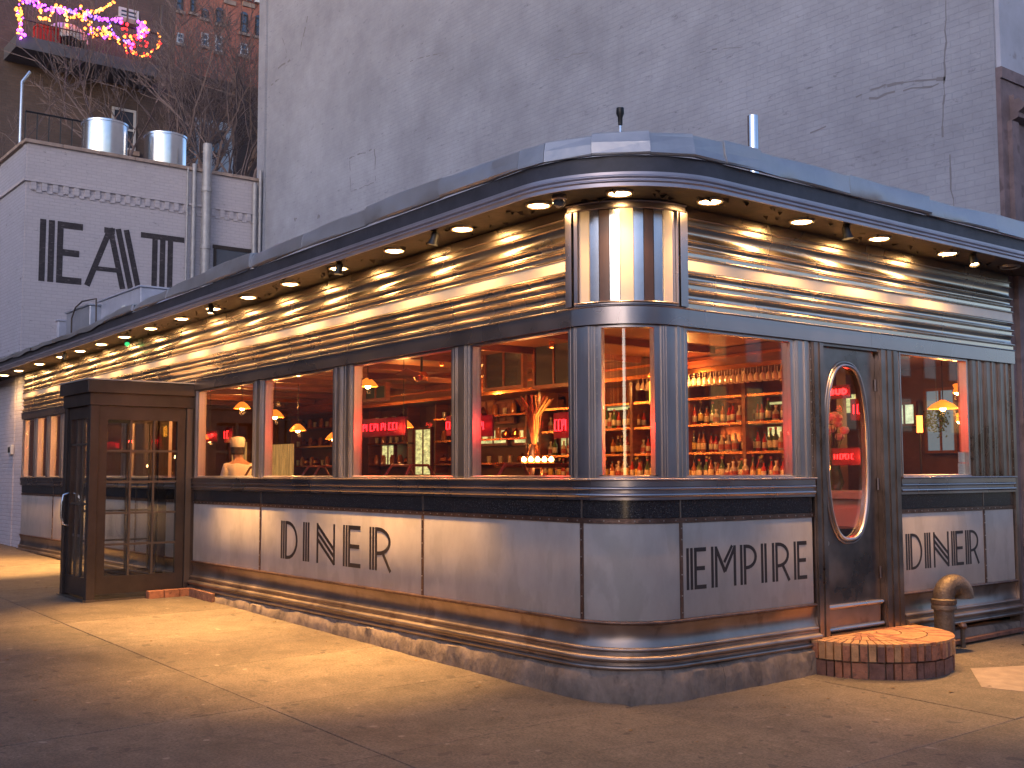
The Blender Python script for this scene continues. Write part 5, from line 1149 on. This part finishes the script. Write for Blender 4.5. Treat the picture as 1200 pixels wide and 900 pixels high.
# ceiling fans
def fan(p, label, R_=.55):
    x, y, z = p; t = thing('ceiling_fan', label, 'fan', (x, y, z)); MB().tube([(x, y, z), (x, y, 3.055)], .015, 6).build('rod', M['black'], t); MB().lathe(x, y, [(.001, z-.06), (.07, z-.05), (.09, z), (.05, z+.05), (.001, z+.06)], 16).build('motor', M['copper'], t)
    for k in range(5):
        a = 2*PI*k/5+.3; c_, s_ = math.cos(a), math.sin(a); q = [(.1, -.03), (R_, -.07), (R_, .07), (.1, .03)]
        MB().prism([(x+c_*u_-s_*v_, y+s_*u_+c_*v_, z+.03*v_/.07) for u_, v_ in q], (0, 0, .008)).build('blade', M['wood_red'], t)
fan(PL(494, 441, 1.5), 'ceiling fan near the top of the third window', .6)
# picture frames / mirrors leaning, panels glowing in place of lit openings on the back wall
def backpanel(name, u0, u1, v0, v1, y, m, label, cat, d=.03, frame=True):
    a = PL(u0, v1, y); b = PL(u1, v0, y); t = thing(name, label, cat, ((a[0]+b[0])/2, y, a[2]))
    MB().box(a[0], b[0], y, y+d, a[2], b[2]).build('panel', m, t)
    if frame:
        f = MB(); w_ = .04; f.box(a[0]-w_, a[0]-.001, y-.02, y+d+.01, a[2]-w_, b[2]+w_); f.box(b[0]+.001, b[0]+w_, y-.02, y+d+.01, a[2]-w_, b[2]+w_); f.box(a[0], b[0], y-.02, y+d+.01, b[2]+.001, b[2]+w_); f.box(a[0], b[0], y-.02, y+d+.01, a[2]-w_, a[2]-.001); f.build('frame', M['wood_red'], t)
        f = MB(); xm_ = (a[0]+b[0])/2; f.box(xm_-.015, xm_+.015, y-.012, y-.001, a[2], b[2]); f.build('mullion', M['wood_red'], t)
    return t
G = M['green_glow']
ka = PR(270, 560, -15.05); kb_ = PR(289, 518, -15.05); t = thing('kitchen_hatch', 'bright yellow kitchen opening behind the cook in the first window', 'opening', (-15.05, ka[1], 1.5)); MB().box(-15.09, -15.04, ka[1], kb_[1], 1.4, kb_[2]).build('panel', M['yellow_glow'], t); f = MB(); f.box(-15.09, -15.0, ka[1]-.06, ka[1]-.001, 1.4, kb_[2]+.06); f.box(-15.09, -15.0, kb_[1]+.001, kb_[1]+.06, 1.4, kb_[2]+.06); f.box(-15.09, -15.0, ka[1], kb_[1], kb_[2]+.001, kb_[2]+.06); f.build('frame', M['wood_red'], t)
backpanel('curtain', 315, 343, 520, 560, 4.4, M['yellow_glow'], 'dull yellow curtain low in the second window', 'curtain', frame=False)
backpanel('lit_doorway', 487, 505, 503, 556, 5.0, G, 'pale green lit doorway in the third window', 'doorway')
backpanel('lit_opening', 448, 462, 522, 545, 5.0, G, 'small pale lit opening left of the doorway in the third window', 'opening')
backpanel('glow_panel', 563, 594, 504, 520, 5.0, G, 'pale green glowing panel at the left of the fourth window', 'opening')
backpanel('glow_panel', 603, 641, 503, 519, 5.0, G, 'pale green glowing panel in the middle of the fourth window', 'opening')
backpanel('glow_panel', 658, 672, 506, 526, 4.98, G, 'yellow green glowing panel at the right edge of the fourth window', 'opening')
backpanel('bar_glow_panel', 712, 746, 476, 481, 4.95, G, 'thin pale glowing strip above bottles in the corner window', 'opening', frame=False)
backpanel('bar_glow_panel', 900, 914, 500, 519, 4.95, G, 'green glowing panel behind bottles in the window left of the door', 'opening', frame=False)
backpanel('bar_glow_panel', 902, 925, 470, 474, 4.95, G, 'pale glowing strip above the bottles in the window left of the door', 'opening', frame=False)
backpanel('green_glow_panel', 990, 1001, 462, 484, 6.5, G, 'green glowing panel high in the oval door window', 'opening', frame=False)
backpanel('mirror', 1049, 1071, 474, 497, 8.4, emis('pale_panel_glow', (.55, .70, .45), .8, .5, 6), 'pale glowing window at the left of the last window', 'opening')  # brightness is put into the panel as emission, nothing is mirrored
backpanel('blue_window', 1088, 1117, 457, 528, 8.4, M['bluepane'], 'tall dusky blue window in the middle of the last window', 'window')
backpanel('dark_mirror', 570, 612, 402, 455, 2.6, M['blue_glass'], 'tilted dark mirror high in the fourth window', 'mirror')
backpanel('dark_mirror', 628, 671, 398, 452, 2.6, M['blue_glass'], 'dark mirror at the upper right of the fourth window', 'mirror')
backpanel('tilted_sign', 429, 452, 452, 468, 1.9, mat('dark_screen', (.04, .07, .07), .2), 'dark screen with warm frame below a pendant in the third window', 'screen')
# pictures on the back wall between openings
pl_ = 0
for u0, u1, v0, v1, y_, c_ in ((561, 579, 470, 492, 5.05, (.35, .14, .07)), (584, 601, 472, 494, 5.05, (.22, .08, .06)), (645, 662, 468, 486, 5.05, (.38, .15, .08)), (300, 310, 478, 500, 5.05, (.45, .18, .07)), (540, 552, 490, 500, 5.05, (.3, .1, .05))):
    pl_ += 1; backpanel('wall_picture', u0, u1, v0, v1, y_, mat('print_%d' % pl_, c_, .4, var=.5, vscale=9), ['red brown framed print at the left of the fourth window', 'dark framed print second from left in the fourth window', 'framed print above the right neon in the fourth window', 'orange framed print deep in the room behind the post right of the first window', 'small framed print half behind the post left of the fourth window'][pl_-1], 'picture')
# wreath
wx, wy, wz = PL(1098, 492, 7.4); t = thing('wreath', 'round leafy wreath hanging against the dusky blue window', 'wreath', (wx, wy, wz)); lf = MB()
for i in range(220):
    a = rnd.uniform(0, 6.28); r = rnd.gauss(.11, .04); px_, pz_ = wx+r*math.cos(a), wz+r*math.sin(a); n_ = len(lf.v); s_ = .03; b_ = rnd.uniform(0, 6.28)
    lf.v += [(px_, wy+rnd.uniform(-.04, .04), pz_), (px_+s_*math.cos(b_), wy-.01, pz_+s_*math.sin(b_)), (px_+s_*1.2*math.cos(b_+.5), wy-.02, pz_+s_*1.2*math.sin(b_+.5)), (px_+s_*.6*math.cos(b_+1.1), wy, pz_+s_*.6*math.sin(b_+1.1))]; lf.f.append([n_, n_+1, n_+2, n_+3])
lf.build('leaves', M['b_green'], t, smooth=0, fix=False, kind='stuff'); MB().tube([(wx, wy, wz+.1), (wx, wy, 3.055)], .004, 4).build('cord', M['black'], t)
# notices in the last window
for i, (u0, u1, v0, v1) in enumerate(((1123.5, 1132.5, 530, 542), (1123.5, 1134, 543, 557))):
    a = PR(u0, v1, -.02); b = PR(u1, v0, -.02); o = MB().box(-.024, -.02, a[1], b[1], a[2], b[2]).build('paper_notice', mat('paper_%d' % i, (.6, .55, .5), .8, var=.15, vscale=25, stretch=(1, 1, 4)), None); tag(o, ['upper white paper notice taped inside the last window', 'lower larger white paper notice taped inside the last window'][i], 'notice')
# tables along the left windows
def table(x, y, label):
    t = thing('dining_table', label, 'table', (x, y, .3), 'dining tables by the windows'); MB().cbox(x-.35, x+.35, y-.35, y+.35, 1.02, 1.06, .01).build('table_top', M['black'], t); MB().lathe(x, y, [(.001, .3), (.2, .3), (.03, .33), (.03, 1.02)], 12).build('pedestal', M['galv'], t)
for i, x in enumerate((-6.7, -4.9, -3.0)): table(x, .8, f'square dining table inside the {["first", "second", "third"][i]} window right of the vestibule')
def chair(x, y, rz, label):
    t = thing('dining_chair', label, 'chair', (0, 0, 0), 'bentwood chairs by the window tables')
    MB().cbox(-.2, .2, -.2, .2, .74, .78, .01).build('seat', M['wood_red'], t)
    for a in (-.17, .17):
        for b in (-.17, .17): MB().tube([(a, b, 0), (a*.9, b*.9, .74)], .015, 6).build('leg', M['wood_red'], t)
    MB().tube([(-.18, .18, .76), (-.19, .2, 1.25), (-.1, .22, 1.38), (.1, .22, 1.38), (.19, .2, 1.25), (.18, .18, .76)], .016, 6).build('backrest', M['wood_red'], t)
    t.location = (x, y, .3); t.rotation_euler = (0, 0, rz)
for i, x in enumerate((-6.7, -4.9, -3.0)):
    chair(x-.55, .8, PI/2, f'wooden chair on the left of the {["first", "second", "third"][i]} window table'); chair(x+.55, .8, -PI/2, f'wooden chair on the right of the {["first", "second", "third"][i]} window table')
# the cook: one continuous skinned body, clothes and hat as children
cx_, cy_ = PL(281, 545, 1.6)[0], 1.6; f0 = .30
def skin(name, joints, edges_, m, parent, root=0, sub=1):
    me = bpy.data.meshes.new(name); org = ORG[parent.name]
    me.from_pydata([tuple(np.array(j[0])-org) for j in joints], edges_, []); me.update(); o = bpy.data.objects.new(name, me); C.objects.link(o); o.parent = parent
    md = o.modifiers.new('skin', 'SKIN'); md.use_smooth_shade = True
    for i, j in enumerate(joints): me.skin_vertices[0].data[i].radius = (j[1], j[1]*(j[2] if len(j) > 2 else 1)); me.skin_vertices[0].data[i].use_root = (i == root)
    s_ = o.modifiers.new('sub', 'SUBSURF'); s_.levels = sub; s_.render_levels = sub; me.materials.append(m); ORG[o.name] = org; return o
PE = thing('person', 'cook in white shirt and white cap standing sideways in the first window', 'person', (cx_, cy_, f0))
def J(dx, dy, z, r, k=1): return ((cx_+dx, cy_+dy, f0+z), r, k)
js = [J(0, 0, .95, .13), J(0, 0, 1.15, .125), J(-.02, 0, 1.36, .15), J(-.05, 0, 1.49, .06), J(-.09, 0, 1.58, .085), J(-.10, 0, 1.68, .09), J(-.09, 0, 1.75, .06),
      J(.0, -.10, .90, .09), J(.02, -.11, .50, .065), J(0, -.11, .09, .045), J(-.14, -.11, .04, .035),
      J(.0, .10, .90, .09), J(-.03, .11, .50, .065), J(0, .11, .09, .045), J(-.14, .11, .04, .035),
      J(-.02, -.19, 1.40, .055), J(-.04, -.24, 1.12, .045), J(-.25, -.20, 1.05, .035), J(-.33, -.18, 1.06, .03),
      J(-.02, .19, 1.40, .055), J(-.04, .24, 1.12, .045), J(-.25, .20, 1.08, .035), J(-.33, .18, 1.10, .03)]
ed = [(0, 1), (1, 2), (2, 3), (3, 4), (4, 5), (5, 6), (0, 7), (7, 8), (8, 9), (9, 10), (0, 11), (11, 12), (12, 13), (13, 14), (2, 15), (15, 16), (16, 17), (17, 18), (2, 19), (19, 20), (20, 21), (21, 22)]
skin('body', js, ed, M['skin'], PE)
js2 = [J(0, 0, .93, .155), J(0, 0, 1.15, .15), J(-.02, 0, 1.36, .17), J(-.03, 0, 1.44, .09), J(-.02, -.20, 1.40, .075), J(-.04, -.25, 1.13, .062), J(-.02, .20, 1.40, .075), J(-.04, .25, 1.13, .062)]
skin('shirt', js2, [(0, 1), (1, 2), (2, 3), (2, 4), (4, 5), (2, 6), (6, 7)], M['shirt'], PE)
js3 = [J(0, 0, .93, .15), J(.0, -.10, .86, .105), J(.02, -.11, .50, .08), J(0, -.11, .12, .07), J(.0, .10, .86, .105), J(-.03, .11, .50, .08), J(0, .11, .12, .07)]
skin('trousers', js3, [(0, 1), (1, 2), (2, 3), (0, 4), (4, 5), (5, 6)], M['black'], PE)
MB().lathe(cx_-.09, cy_, [(.10, f0+1.69), (.105, f0+1.74), (.11, f0+1.80), (.09, f0+1.84), (.001, f0+1.85)], 16).build('cap', M['shirt'], PE)
hr = MB(); hr.lathe(cx_-.075, cy_, [(.095, f0+1.58), (.102, f0+1.64), (.101, f0+1.69)], 14, -PI/2*1.1, PI/2*1.1); hr.build('hair', M['hair'], PE)
fc = MB(); fc.prism([(cx_-.185, cy_-.012, f0+1.62), (cx_-.185, cy_+.012, f0+1.62), (cx_-.215, cy_, f0+1.625), ], (.006, 0, .045)); fc.build('nose', M['skin'], PE)
for s_ in (-1, 1): MB().lathe(cx_-.178, cy_+s_*.032, [(.001, f0+1.672), (.009, f0+1.68), (.001, f0+1.688)], 8).build('eye', M['hair'], PE)
